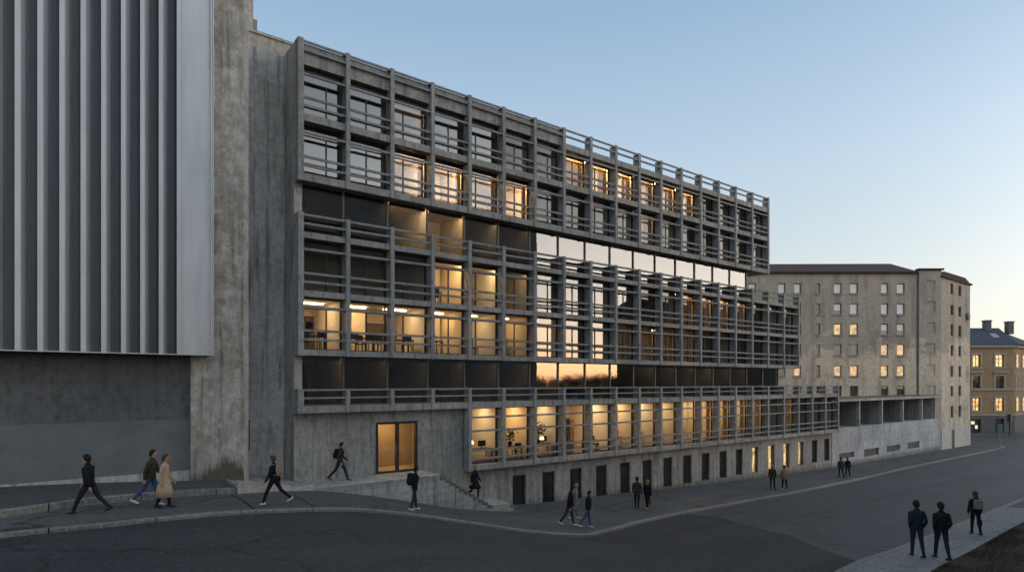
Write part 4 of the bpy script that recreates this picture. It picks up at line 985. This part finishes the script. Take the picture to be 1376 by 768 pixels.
def make_person(label, px, py, hpx, face_px, top, legs, shoes, hair, stride=(28, -24), knee=(8, 22), arms=((-18, 20), (22, 25)), lean=3, hem=.84, bulk=1., coat=None, hair_long=False, female=False, group='pedestrians', pos=None, pocket=False, off=.12, collar=False, hands_mat='skin', headturn=0, shin=None, hood=False):
    """face_px: heading in degrees measured in the picture plane: 0 = to the right, 90 = away from the viewer, 180 = to the left"""
    if pos is None:
        x, y, t = gnd(px, py, off); z = gz(x, y, off)
    else:
        x, y, z = pos; t = x * DZ + (y + P) * DX
    H = max(1.6, min(1.93, hpx * t / F_)); S = H / 1.75
    ang = math.atan2(RV[1], RV[0]) + math.radians(face_px)
    segs = []; mb = MB()
    def limb(rings, lab, n=12):
        rings_mesh(mb, rings, n)
        for a, b in zip(rings[:-1], rings[1:]): segs.append((a[0], b[0], (a[1] + a[2]) / 2, (b[1] + b[2]) / 2, lab))
    rad = math.radians; wd = .92 if female else 1.0
    lean_r = rad(lean)
    def L(p):       # lean the upper body about the hips
        dz_ = p[2] - .93; return (p[0] * math.cos(lean_r) + dz_ * math.sin(lean_r), p[1], .93 - p[0] * math.sin(lean_r) + dz_ * math.cos(lean_r))
    b_ = bulk
    soles = []
    for s, (a, k) in zip((1, -1), zip(stride, knee)):
        a, k = rad(a), rad(k); hip = (0, s * .092, .93)
        kn = (hip[0] + .43 * math.sin(a), s * .095, hip[2] - .43 * math.cos(a)); an = (kn[0] + .42 * math.sin(a - k), s * .09, kn[2] - .42 * math.cos(a - k))
        lp = lambda p, q, t_: tuple(p[i] + (q[i] - p[i]) * t_ for i in range(3))
        limb([((0, s * .085, .99), .095, .085), (hip, .098 * wd, .092), (lp(hip, kn, .45), .083 * wd, .08), (kn, .063, .06), (lp(kn, an, .3), .062, .058), (lp(kn, an, .75), .05, .048), (an, .048, .046)], 'leg')
        fp = rad(-6) if a > 0 else (a - k) * .55     # trailing heel lifts
        if a <= 0: fp = min(0, fp)
        cf, sf = math.cos(fp), math.sin(fp)
        ft = lambda dx_, dz_: (an[0] + dx_ * cf - dz_ * sf, s * .095, an[2] + dx_ * sf + dz_ * cf)
        limb([(ft(-.075, -.045), .03, .033), (ft(-.04, -.04), .045, .04), (ft(.05, -.048), .036, .046), (ft(.13, -.058), .027, .047), (ft(.19, -.064), .018, .034)], 'shoe')
        soles += [ft(-.075, -.085)[2], ft(.16, -.085)[2]]
    T = [((0, 0, .88), .115, .155), ((0, 0, .95), .12, .165), ((0, 0, 1.06), .112 * b_, .15 * b_ * wd), ((.0, 0, 1.18), .118 * b_, .158 * b_ * wd), ((.0, 0, 1.30), .122 * b_, .168 * b_ * wd), ((-.005, 0, 1.375), .108 * b_, .165 * b_ * wd), ((-.012, 0, 1.43), .085, .125 * wd), ((-.012, 0, 1.47), .068, .088), ((-.012, 0, 1.51), .055, .062)]
    limb([(L(c), a, b) for c, a, b in T], 'torso', 18)
    limb([(L((-.012, 0, 1.45)), .06, .062), (L((.0, 0, 1.52)), .052, .052), (L((.01, 0, 1.57)), .052, .05)], 'neck')
    hc = Vector(L((.022, 0, 1.645)))
    hd = [((-.01, 0, -.105), .045, .04), ((.012, 0, -.095), .06, .05), ((.008, 0, -.06), .085, .064), ((.0, 0, -.01), .098, .074), ((-.006, 0, .045), .1, .077), ((-.01, 0, .085), .082, .064), ((-.012, 0, .108), .04, .034)]
    HT = Matrix.Rotation(rad(headturn), 3, 'Z')
    limb([(tuple(hc + HT @ Vector(c)), a, b) for c, a, b in hd], 'head', 18)
    hp = lambda v: tuple(hc + HT @ Vector(v))
    limb([(hp((.082, 0, .012)), .012, .009), (hp((.104, 0, -.018)), .015, .014), (hp((.100, 0, -.03)), .012, .015)], 'head', 8)
    for s in (1, -1): limb([(hp((-.005, s * .07, -.03)), .012, .008), (hp((-.008, s * .082, .0)), .02, .009), (hp((-.012, s * .08, .022)), .013, .008)], 'head', 8)
    hands = []
    for s, (a, e) in zip((1, -1), arms):
        a, e = rad(a), rad(e); sh = (-.01, s * .178 * wd * (1 + .5 * (b_ - 1)), 1.375)
        el = (sh[0] + .285 * math.sin(a), s * (.235 * wd + .02 * (b_ - 1)), sh[2] - .28 * math.cos(a))
        wr = (el[0] + .25 * math.sin(a + e), s * (.225 if not pocket else .17), el[2] - .25 * math.cos(a + e))
        lp = lambda p, q, t_: tuple(p[i] + (q[i] - p[i]) * t_ for i in range(3))
        ar = 1 + .5 * (b_ - 1)
        limb([(L((-.01, s * .10, 1.405)), .05, .045), (L(sh), .060 * ar, .056 * ar), (L(lp(sh, el, .5)), .056 * ar, .054 * ar), (L(el), .050 * ar, .048 * ar), (L(lp(el, wr, .5)), .046 * ar, .044 * ar), (L(wr), .036, .034)], 'arm')
        dvec = Vector((math.sin(a + e), 0, -math.cos(a + e))); w_ = Vector(wr); out = Vector((dvec.z, 0, -dvec.x))
        P_ = lambda d_, f_, o_: L(tuple(w_ + dvec * d_ + out * f_ * -1 + Vector((0, s * o_, 0))))
        limb([(P_(-.01, 0, 0), .026, .02), (P_(.05, 0, 0), .038, .018), (P_(.095, 0, -.004), .038, .016)], 'hand', 10)
        for q, ln in zip((-.03, -.010, .010, .029), (.066, .076, .07, .054)):
            limb([(P_(.088, q, -.003), .0095, .0095), (P_(.088 + ln * .55, q, -.012), .009, .009), (P_(.088 + ln * .9, q, -.03), .0075, .0075)], 'hand', 6)
        limb([(P_(.02, .03, -.004), .012, .011), (P_(.055, .052, -.012), .0105, .0105), (P_(.085, .05, -.02), .008, .008)], 'hand', 6)
        hands.append(P_(.13, 0, -.02))
    gmin = min(soles)
    # --- one continuous skin: voxel remesh of the overlapping lofts
    me = bpy.data.meshes.new('person'); me.from_pydata([tuple(v) for v in mb.v], [], mb.f); me.update()
    tmp = bpy.data.objects.new('tmp_body', me); C.objects.link(tmp)
    md = tmp.modifiers.new('r', 'REMESH'); md.mode = 'VOXEL'; md.voxel_size = .0085
    ms = tmp.modifiers.new('s', 'SMOOTH'); ms.factor = .5; ms.iterations = 2
    dg = bpy.context.evaluated_depsgraph_get(); bm = bpy.data.meshes.new_from_object(tmp.evaluated_get(dg))
    bpy.data.objects.remove(tmp)
    nv = len(bm.vertices); co = np.empty(nv * 3); bm.vertices.foreach_get('co', co); co = co.reshape(-1, 3)
    nf = len(bm.polygons); fc = np.empty(nf * 3); bm.polygons.foreach_get('center', fc); fc = fc.reshape(-1, 3)
    A = np.array([s[0] for s in segs]); B = np.array([s[1] for s in segs]); ra = np.array([s[2] for s in segs]); rb = np.array([s[3] for s in segs]); labs = np.array([s[4] for s in segs])
    best = np.full(nf, 9.); idx = np.zeros(nf, int)
    for k in range(len(segs)):
        ab = B[k] - A[k]; tt = np.clip(((fc - A[k]) @ ab) / max(1e-9, ab @ ab), 0, 1); dd = np.linalg.norm(fc - A[k] - tt[:, None] * ab, axis=1) - (ra[k] + (rb[k] - ra[k]) * tt)
        u = dd < best; best[u] = dd[u]; idx[u] = k
    lab = labs[idx]
    mats = [top, legs, shoes, hands_mat, 'skin', 'eye_dark', 'lip', shin or legs]
    mi = np.zeros(nf, int)
    mi[lab == 'leg'] = 1; mi[lab == 'shoe'] = 2; mi[lab == 'hand'] = 3; mi[(lab == 'head') | (lab == 'neck')] = 4
    mi[(lab == 'leg') & (fc[:, 2] > hem)] = 0; mi[(lab == 'torso') & (fc[:, 2] < hem)] = 1; mi[(lab == 'neck') & (fc[:, 2] < 1.50)] = 0
    if collar: mi[(lab == 'neck') & (fc[:, 2] < 1.545)] = 0
    if shin: mi[(lab == 'leg') & (fc[:, 2] < .5)] = 7
    hl = (HT.transposed() @ Matrix.Identity(3)); hm = np.array(hl) @ (fc - np.array(hc)).T; hm = hm.T
    for s in (1, -1): mi[(lab == 'head') & (np.linalg.norm(hm - np.array([.088, s * .031, .012]), axis=1) < .014)] = 5
    mi[(lab == 'head') & (hm[:, 0] > .06) & (np.abs(hm[:, 1]) < .022) & (np.abs(hm[:, 2] + .055) < .007)] = 6
    bm.vertices.foreach_set('co', ((co - np.array([0, 0, gmin])) * S).ravel())
    bm.materials.clear()
    for m_ in mats: bm.materials.append(M(m_))
    bm.polygons.foreach_set('material_index', mi); bm.polygons.foreach_set('use_smooth', [True] * nf); bm.update()
    o = bpy.data.objects.new('person', bm); C.objects.link(o); tag(o, label, 'person', group)
    o.location = (x, y, z + .003); o.rotation_euler = (0, 0, ang); WORLD[o.name] = np.zeros(3)
    def child(mb_, name, mat, smooth=True, dis=0):
        me_ = bpy.data.meshes.new(name); r_ = np.random.default_rng(5)
        me_.from_pydata([tuple((np.array(v) - np.array([0, 0, gmin]) + (r_.normal(size=3) * dis if dis else 0)) * S) for v in mb_.v], [], mb_.f); me_.update(); me_.materials.append(M(mat))
        if smooth: me_.polygons.foreach_set('use_smooth', [True] * len(me_.polygons))
        c_ = bpy.data.objects.new(name, me_); C.objects.link(c_); c_.parent = o; return c_
    # hair
    hb = MB(); nu, nv_ = 22, 14; vv = []
    for j in range(nv_ + 1):
        for i in range(nu):
            ph = math.pi * j / nv_ * (.62); th_ = 2 * math.pi * i / nu
            ca = math.cos(th_)
            ext = float(np.interp(ca, [-1, -.2, .1, .5, 1], [1.28 if not hair_long else 1.42, 1.1, .95, .62, .50]))
            ph2 = ph * ext; p = Vector((.118 * math.sin(ph2) * ca - .010, .094 * math.sin(ph2) * math.sin(th_), .128 * math.cos(ph2) - .002))
            vv.append(hp(p))
    ff = [(j * nu + i, (j + 1) * nu + i, (j + 1) * nu + (i + 1) % nu, j * nu + (i + 1) % nu) for j in range(nv_) for i in range(nu)]
    hb.add(vv, ff)
    if hair_long:
        rings_mesh(hb, [(hp((-.055, 0, .03)), .05, .075), (hp((-.075, 0, -.06)), .05, .08), (hp((-.085, 0, -.15)), .045, .08), (hp((-.09, 0, -.23)), .02, .05)], 14)
    child(hb, 'hair', hair, True, .0025)
    if hood:
        h_ = MB(); rings_mesh(h_, [(L((-.05, 0, 1.40)), .05, .10), (L((-.08, 0, 1.47)), .07, .13), (L((-.07, 0, 1.54)), .05, .10)], 14); child(h_, 'hood', top)
    if coat:
        cm, zb, flare, open_ = coat; cb = MB()
        sw = (math.sin(rad(stride[0])) + math.sin(rad(stride[1]))) * .1
        spread = .5 * abs(math.sin(rad(stride[0])) - math.sin(rad(stride[1]))) * .43 * (.95 - zb) / .5
        rr = [(L((0, 0, 1.12)), .128 * b_, .166 * b_ * wd), (L((0, 0, 1.0)), .138, .178), ((sw * .3, 0, .88), .15 + spread * .25, .19), ((sw * .6, 0, (.88 + zb) / 2), .16 + spread * .65 + flare * .5, .195 + flare * .5), ((sw, 0, zb), .165 + spread + flare, .2 + flare)]
        n_ = 24; v = []
        for i, (c_, a_, b2) in enumerate(rr):
            for k in range(n_):
                th_ = 2 * math.pi * k / n_; fold = 1 + .035 * i / 4 * math.sin(k * 2.6)
                v.append((c_[0] + a_ * fold * math.cos(th_), c_[1] + b2 * fold * math.sin(th_), c_[2]))
        f = [(i * n_ + k, i * n_ + (k + 1) % n_, (i + 1) * n_ + (k + 1) % n_, (i + 1) * n_ + k) for i in range(4) for k in range(n_)]
        m0 = len(v); v += [(p[0] * .93, p[1] * .93, p[2]) for p in v[4 * n_:5 * n_]] + [(p[0] * .8, p[1] * .8, p[2]) for p in v[:n_]]
        f += [(4 * n_ + k, 4 * n_ + (k + 1) % n_, m0 + (k + 1) % n_, m0 + k) for k in range(n_)] + [(m0 + k, m0 + (k + 1) % n_, m0 + n_ + (k + 1) % n_, m0 + n_ + k) for k in range(n_)]
        cb.add(v, f); child(cb, 'coat', cm)
    R_ = Matrix.Rotation(ang, 3, 'Z')
    o_info = dict(o=o, w=lambda p: Vector((x, y, z)) + R_ @ (Vector((p[0], p[1], p[2] - gmin)) * S), L=L, hands=hands, ang=ang, S=S)
    return o_info
def superbox(mb, c, hx, hy, hz, e=.35, nu=18, nv=10):
    sg = lambda t, p: math.copysign(abs(t) ** p, t); v = []
    for j in range(nv + 1):
        for i in range(nu):
            a = -math.pi / 2 + math.pi * j / nv; b = 2 * math.pi * i / nu
            v.append((c[0] + hx * sg(math.cos(a), e) * sg(math.cos(b), e), c[1] + hy * sg(math.cos(a), e) * sg(math.sin(b), e), c[2] + hz * sg(math.sin(a), e)))
    mb.add(v, [(j * nu + i, j * nu + (i + 1) % nu, (j + 1) * nu + (i + 1) % nu, (j + 1) * nu + i) for j in range(nv) for i in range(nu)])
def carry(info, local_mb, name, mat, label, cat, kids=(), group=None):
    pts = [info['w'](info['L'](v)) for v in local_mb.v]; m2 = MB(); m2.v = [tuple(p) for p in pts]; m2.f = local_mb.f; m2.m = local_mb.m
    ob = m2.build(name, mat, None, True); tag(ob, label, cat, group)
    for kmb, kn, km in kids:
        k2 = MB(); k2.v = [tuple(info['w'](info['L'](v))) for v in kmb.v]; k2.f = kmb.f; k2.m = kmb.m; k2.build(kn, km, ob, True)
    return ob
def backpack(info, mat, label, hz=.22, hx=.10):
    m = MB(); superbox(m, (-.20, 0, 1.24), hx, .15, hz, .4)
    st = MB()
    for s in (1, -1):
        for a, b in (((-.10, s * .10, 1.46), (.02, s * .11, 1.47)), ((.02, s * .11, 1.47), (.118, s * .115, 1.34)), ((.118, s * .115, 1.34), (.09, s * .13, 1.15)), ((.09, s * .13, 1.15), (-.1, s * .12, 1.08))): st.tube(a, b, .018, 6)
    pk = MB(); superbox(pk, (-.30, 0, 1.16), .03, .11, .10, .4)
    carry(info, m, 'backpack', mat, label, 'backpack', ((st, 'strap', mat), (pk, 'pocket', mat)))
def handbag(info, side, mat, label, hz=.13, drop=.24, hw=.13, name='bag'):
    hd = Vector(info['hands'][side]); m = MB(); c = (hd.x, hd.y, hd.z - drop)
    superbox(m, c, hw, .05, hz, .35); st = MB()
    for s in (1, -1): st.tube((c[0] + s * hw * .6, c[1], c[2] + hz * .9), (hd.x, hd.y, hd.z + .02), .008, 6)
    L_ = info['L']; info2 = dict(info); info2['L'] = lambda p: p
    carry(info2, m, name, mat, label, 'bag', ((st, 'strap', mat),))
mp = make_person
p = mp('man striding to the left past the dark wall in a black jacket and dark jeans', 120, 690, 83, 183, 'black_cloth', 'denim_dark', 'black_shoe', 'hair_dark', (30, -27), (6, 20), ((-22, 15), (20, 25)), 5, .86, 1.12)
p = mp('man in an olive jacket and blue jeans walking behind a woman in a long coat', 203, 679, 75, 8, 'olive_cloth', 'denim', 'white_shoe', 'hair_dark', (16, -26), (5, 16), ((20, 20), (-14, 10)), 4, .86, 1.12)
p = mp('woman in a long beige trench coat walking beside the man in olive', 221, 682, 71, 8, 'beige_cloth', 'black_cloth', 'black_shoe', 'hair_brown', (10, -9), (3, 10), ((10, 25), (-8, 20)), 2, .80, 1.08, coat=('beige_cloth', .36, .05, 0), hair_long=True, female=True)
p = mp('man in black with a brown backpack striding left by the low parapet', 368, 678, 68, 180, 'black_cloth', 'black_cloth', 'white_shoe', 'hair_brown', (27, -30), (8, 22), ((15, 20), (-16, 12)), 3, .86, 1.04)
backpack(p, 'tan_cloth', 'brown backpack on the man striding left by the low parapet', .2, .08)
tx, ty = at(457, 645, -.35)[:2]
p = mp('man with a dark rucksack and jeans walking right along the entrance terrace', 457, 645, 53, 5, 'charcoal_cloth', 'denim_dark', 'brown_shoe', 'hair_dark', (25, -25), (6, 18), ((14, 45), (-10, 40)), 6, .86, 1.1, pos=(tx, ty, -4.72))
backpack(p, 'black_cloth', 'black rucksack on the man crossing the entrance terrace', .22, .09)
p = mp('man with a big black backpack standing before the retaining wall below the entrance', 557, 685, 58, 25, 'black_cloth', 'charcoal_cloth', 'white_shoe', 'hair_dark', (8, -8), (3, 10), ((8, 20), (-5, 20)), 5, .84, 1.1)
backpack(p, 'black_cloth', 'bulky black backpack on the man below the entrance', .25, .12)
sx = 18.45; sk = int((sx - X0s) / w_); sz = -4.72 - (sk + 1) * 1.98 / n1 + .004
p = mp('woman in a black coat with loose fair hair coming down the outdoor stairs', 640, 672, 45, 330, 'black_cloth', 'black_cloth', 'white_shoe', 'hair_fair', (20, -12), (18, 30), ((15, 25), (-15, 20)), 4, .8, 1.05, pos=(sx, -.9, sz), coat=('black_cloth', .55, .09, 0), hair_long=True, female=True)
p = mp('stooped man in a black hooded jacket walking by the basement windows', 765, 706, 52, 350, 'black_cloth', 'charcoal_cloth', 'white_shoe', 'hair_dark', (15, -22), (5, 15), ((10, 30), (-8, 30)), 10, .82, 1.22, hood=True)
p = mp('person in pale grey clothes half hidden behind the stooped man', 773, 697, 48, 15, 'grey_cloth', 'grey_cloth', 'white_shoe', 'hair_fair', (12, -14), (4, 14), ((10, 20), (-8, 15)), 3, .84, 1.05)
p = mp('man in a black jacket and bright blue jeans by the kerb corner', 790, 709, 50, 12, 'black_cloth', 'denim', 'white_shoe', 'hair_dark', (12, -26), (5, 12), ((12, 35), (-10, 30)), 5, .88, 1.18)
p = mp('man in dark clothes with legs apart walking away along the basement windows', 856, 683, 43, 75, 'charcoal_cloth', 'black_cloth', 'black_shoe', 'hair_dark', (20, -24), (6, 16), ((12, 15), (-14, 12)), 3, .78, 1.12)
p = mp('fair-haired woman in black carrying a red bag beside the basement windows', 870, 684, 40, 60, 'black_cloth', 'black_cloth', 'white_shoe', 'hair_fair', (14, -14), (5, 14), ((8, 12), (-6, 8)), 2, .8, 1.08, female=True, hair_long=True)
handbag(p, 1, 'red_bag', 'red bag hanging from the hand of the fair-haired woman in black')
p = mp('person in a grey-green coat walking away below the lit basement windows', 1038, 657, 33, 80, 'olive_cloth', 'black_cloth', 'black_shoe', 'hair_fair', (10, -12), (4, 12), ((10, 12), (-10, 10)), 2, .78, 1.2, hair_long=True, female=True)
p = mp('bulky person in a brown hooded jacket below the lit basement windows', 1054, 658, 33, 85, 'tan_cloth', 'black_cloth', 'white_shoe', 'hair_dark', (10, -12), (4, 12), ((8, 12), (-8, 10)), 2, .78, 1.25, hood=True)
p = mp('man in dark clothes in front of the pale low wall, nearest the offices', 1130, 641, 27, 95, 'charcoal_cloth', 'black_cloth', 'black_shoe', 'hair_dark', (12, -14), (4, 12), ((10, 12), (-10, 10)), 2, .8, 1.15)
p = mp('slighter dark-clad person in front of the pale low wall', 1139, 640, 26, 80, 'black_cloth', 'black_cloth', 'black_shoe', 'hair_brown', (14, -14), (4, 14), ((10, 20), (-10, 20)), 2, .8, 1.08, female=True)
p = mp('man in a dark teal jacket, hands in pockets, on the near pavement', 1232, 748, 75, 82, 'teal_cloth', 'denim_dark', 'black_shoe', 'hair_dark', (8, -10), (3, 12), ((-14, 42), (-14, 42)), 2, .79, 1.16, pocket=True)
p = mp('man in a black jacket walking away with legs apart on the near pavement', 1265, 751, 76, 85, 'black_cloth', 'denim_dark', 'black_shoe', 'hair_dark', (12, -12), (3, 10), ((-12, 42), (-12, 42)), 2, .79, 1.18, pocket=True)
p = mp('woman in black with a large pale backpack and scarf on the near pavement', 1311, 718, 58, 80, 'black_cloth', 'black_cloth', 'black_shoe', 'hair_brown', (8, -6), (3, 14), ((6, 12), (4, 14)), 2, .84, 1.14, female=True, hair_long=True)
backpack(p, 'grey_cloth', 'pale grey backpack on the woman on the near pavement', .2, .1)
handbag(p, 1, 'black_cloth', 'black tote bag in the hand of the woman on the near pavement', .14, .28, .12)

# ------------------------------------------------------------------ sky, sun, camera
SUN_AZ = math.atan2(-.70, .71)      # direction of the afterglow in the world XY plane
w = bpy.data.worlds.new('World'); SC.world = w; w.use_nodes = True; nt = w.node_tree; bg = nt.nodes['Background']
SKY_N = .03
sky = nd(nt, 'ShaderNodeTexSky', sky_type='NISHITA'); sky.sun_disc = False
sky.sun_elevation = math.radians(3.0); sky.sun_rotation = math.pi / 2 - SUN_AZ
sky.altitude = 100; sky.air_density = 1.0; sky.dust_density = 1.2; sky.ozone_density = 2.0
# thin evening haze: the clear-sky model is paled by a height gradient, and by a wide afterglow round the set sun
tc = nd(nt, 'ShaderNodeTexCoord'); sp = nd(nt, 'ShaderNodeSeparateXYZ'); nt.links.new(tc.outputs['Generated'], sp.inputs[0])
g1 = ramp(nt, sp.outputs[2], [(0, (.60, .52, .44)), (.05, (.575, .555, .50)), (.10, (.53, .55, .53)), (.20, (.44, .505, .54)), (.33, (.35, .45, .545)), (.52, (.215, .325, .46)), (.72, (.33, .40, .48)), (1, (.38, .43, .50))])
dt = nd(nt, 'ShaderNodeVectorMath', operation='DOT_PRODUCT'); nt.links.new(tc.outputs['Generated'], dt.inputs[0]); dt.inputs[1].default_value = (math.cos(SUN_AZ), math.sin(SUN_AZ), .0)
hf = nd(nt, 'ShaderNodeMath', operation='MULTIPLY_ADD'); nt.links.new(dt.outputs['Value'], hf.inputs[0]); hf.inputs[1].default_value = .5; hf.inputs[2].default_value = .5; hf.use_clamp = True
pw = nd(nt, 'ShaderNodeMath', operation='POWER'); nt.links.new(hf.outputs[0], pw.inputs[0]); pw.inputs[1].default_value = 11
gc = ramp(nt, sp.outputs[2], [(0, (4.4, 1.9, .65)), (.03, (4.4, 2.5, 1.15)), (.09, (3.3, 2.65, 2.0)), (.16, (2.9, 2.55, 2.15)), (.28, (2.2, 2.0, 1.8)), (.5, (.45, .45, .47)), (1, (.2, .22, .25))])
gm = mixc(nt, pw.outputs[0], (0, 0, 0), gc)
sm_ = mixc(nt, 1.0, g1, gm, 'ADD')
d2 = nd(nt, 'ShaderNodeVectorMath', operation='DOT_PRODUCT'); nt.links.new(tc.outputs['Generated'], d2.inputs[0]); d2.inputs[1].default_value = (-.25, -.85, .46)
h2 = nd(nt, 'ShaderNodeMath', operation='MULTIPLY_ADD'); nt.links.new(d2.outputs['Value'], h2.inputs[0]); h2.inputs[1].default_value = .5; h2.inputs[2].default_value = .5; h2.use_clamp = True
p2 = nd(nt, 'ShaderNodeMath', operation='POWER'); nt.links.new(h2.outputs[0], p2.inputs[0]); p2.inputs[1].default_value = 2.5
sm_ = mixc(nt, 1.0, sm_, mixc(nt, p2.outputs[0], (0, 0, 0), (.27, .305, .34)), 'ADD')
nk = mixc(nt, 1.0, sky.outputs[0], (SKY_N, SKY_N, SKY_N), 'MULTIPLY')
tot = mixc(nt, 1.0, sm_, nk, 'ADD')
nt.links.new(tot, bg.inputs[0]); bg.inputs[1].default_value = .15
sl = bpy.data.lights.new('sun', 'SUN'); sl.energy = .07; sl.color = (1, .62, .34); sl.angle = math.radians(1.5)
so = bpy.data.objects.new('sun', sl); C.objects.link(so)
SUN_L = math.atan2(-.615, .788)
dirv = Vector((math.cos(SUN_L) * math.cos(math.radians(3)), math.sin(SUN_L) * math.cos(math.radians(3)), math.sin(math.radians(3))))
so.rotation_euler = dirv.to_track_quat('Z', 'Y').to_euler(); so.location = (40, -30, 40)
cam = bpy.data.cameras.new('camera'); co_ = bpy.data.objects.new('camera', cam); C.objects.link(co_); SC.camera = co_
cam.sensor_width = 36; cam.lens = F_ / 1376 * 36; cam.shift_y = (HY - 384) / 1376; cam.clip_start = .1; cam.clip_end = 3000
co_.location = (0, -P, 0); co_.rotation_euler = (math.pi / 2, 0, math.atan2(DX, DZ) - math.pi / 2)
SC.view_settings.view_transform = 'Standard'; SC.view_settings.look = 'None'; SC.view_settings.gamma = 1; SC.view_settings.exposure = 3.15
SC.cycles.transparent_max_bounces = 24; SC.cycles.max_bounces = 10; SC.cycles.use_denoising = True
SC.cycles.sample_clamp_indirect = 6; SC.cycles.caustics_reflective = False; SC.cycles.caustics_refractive = False
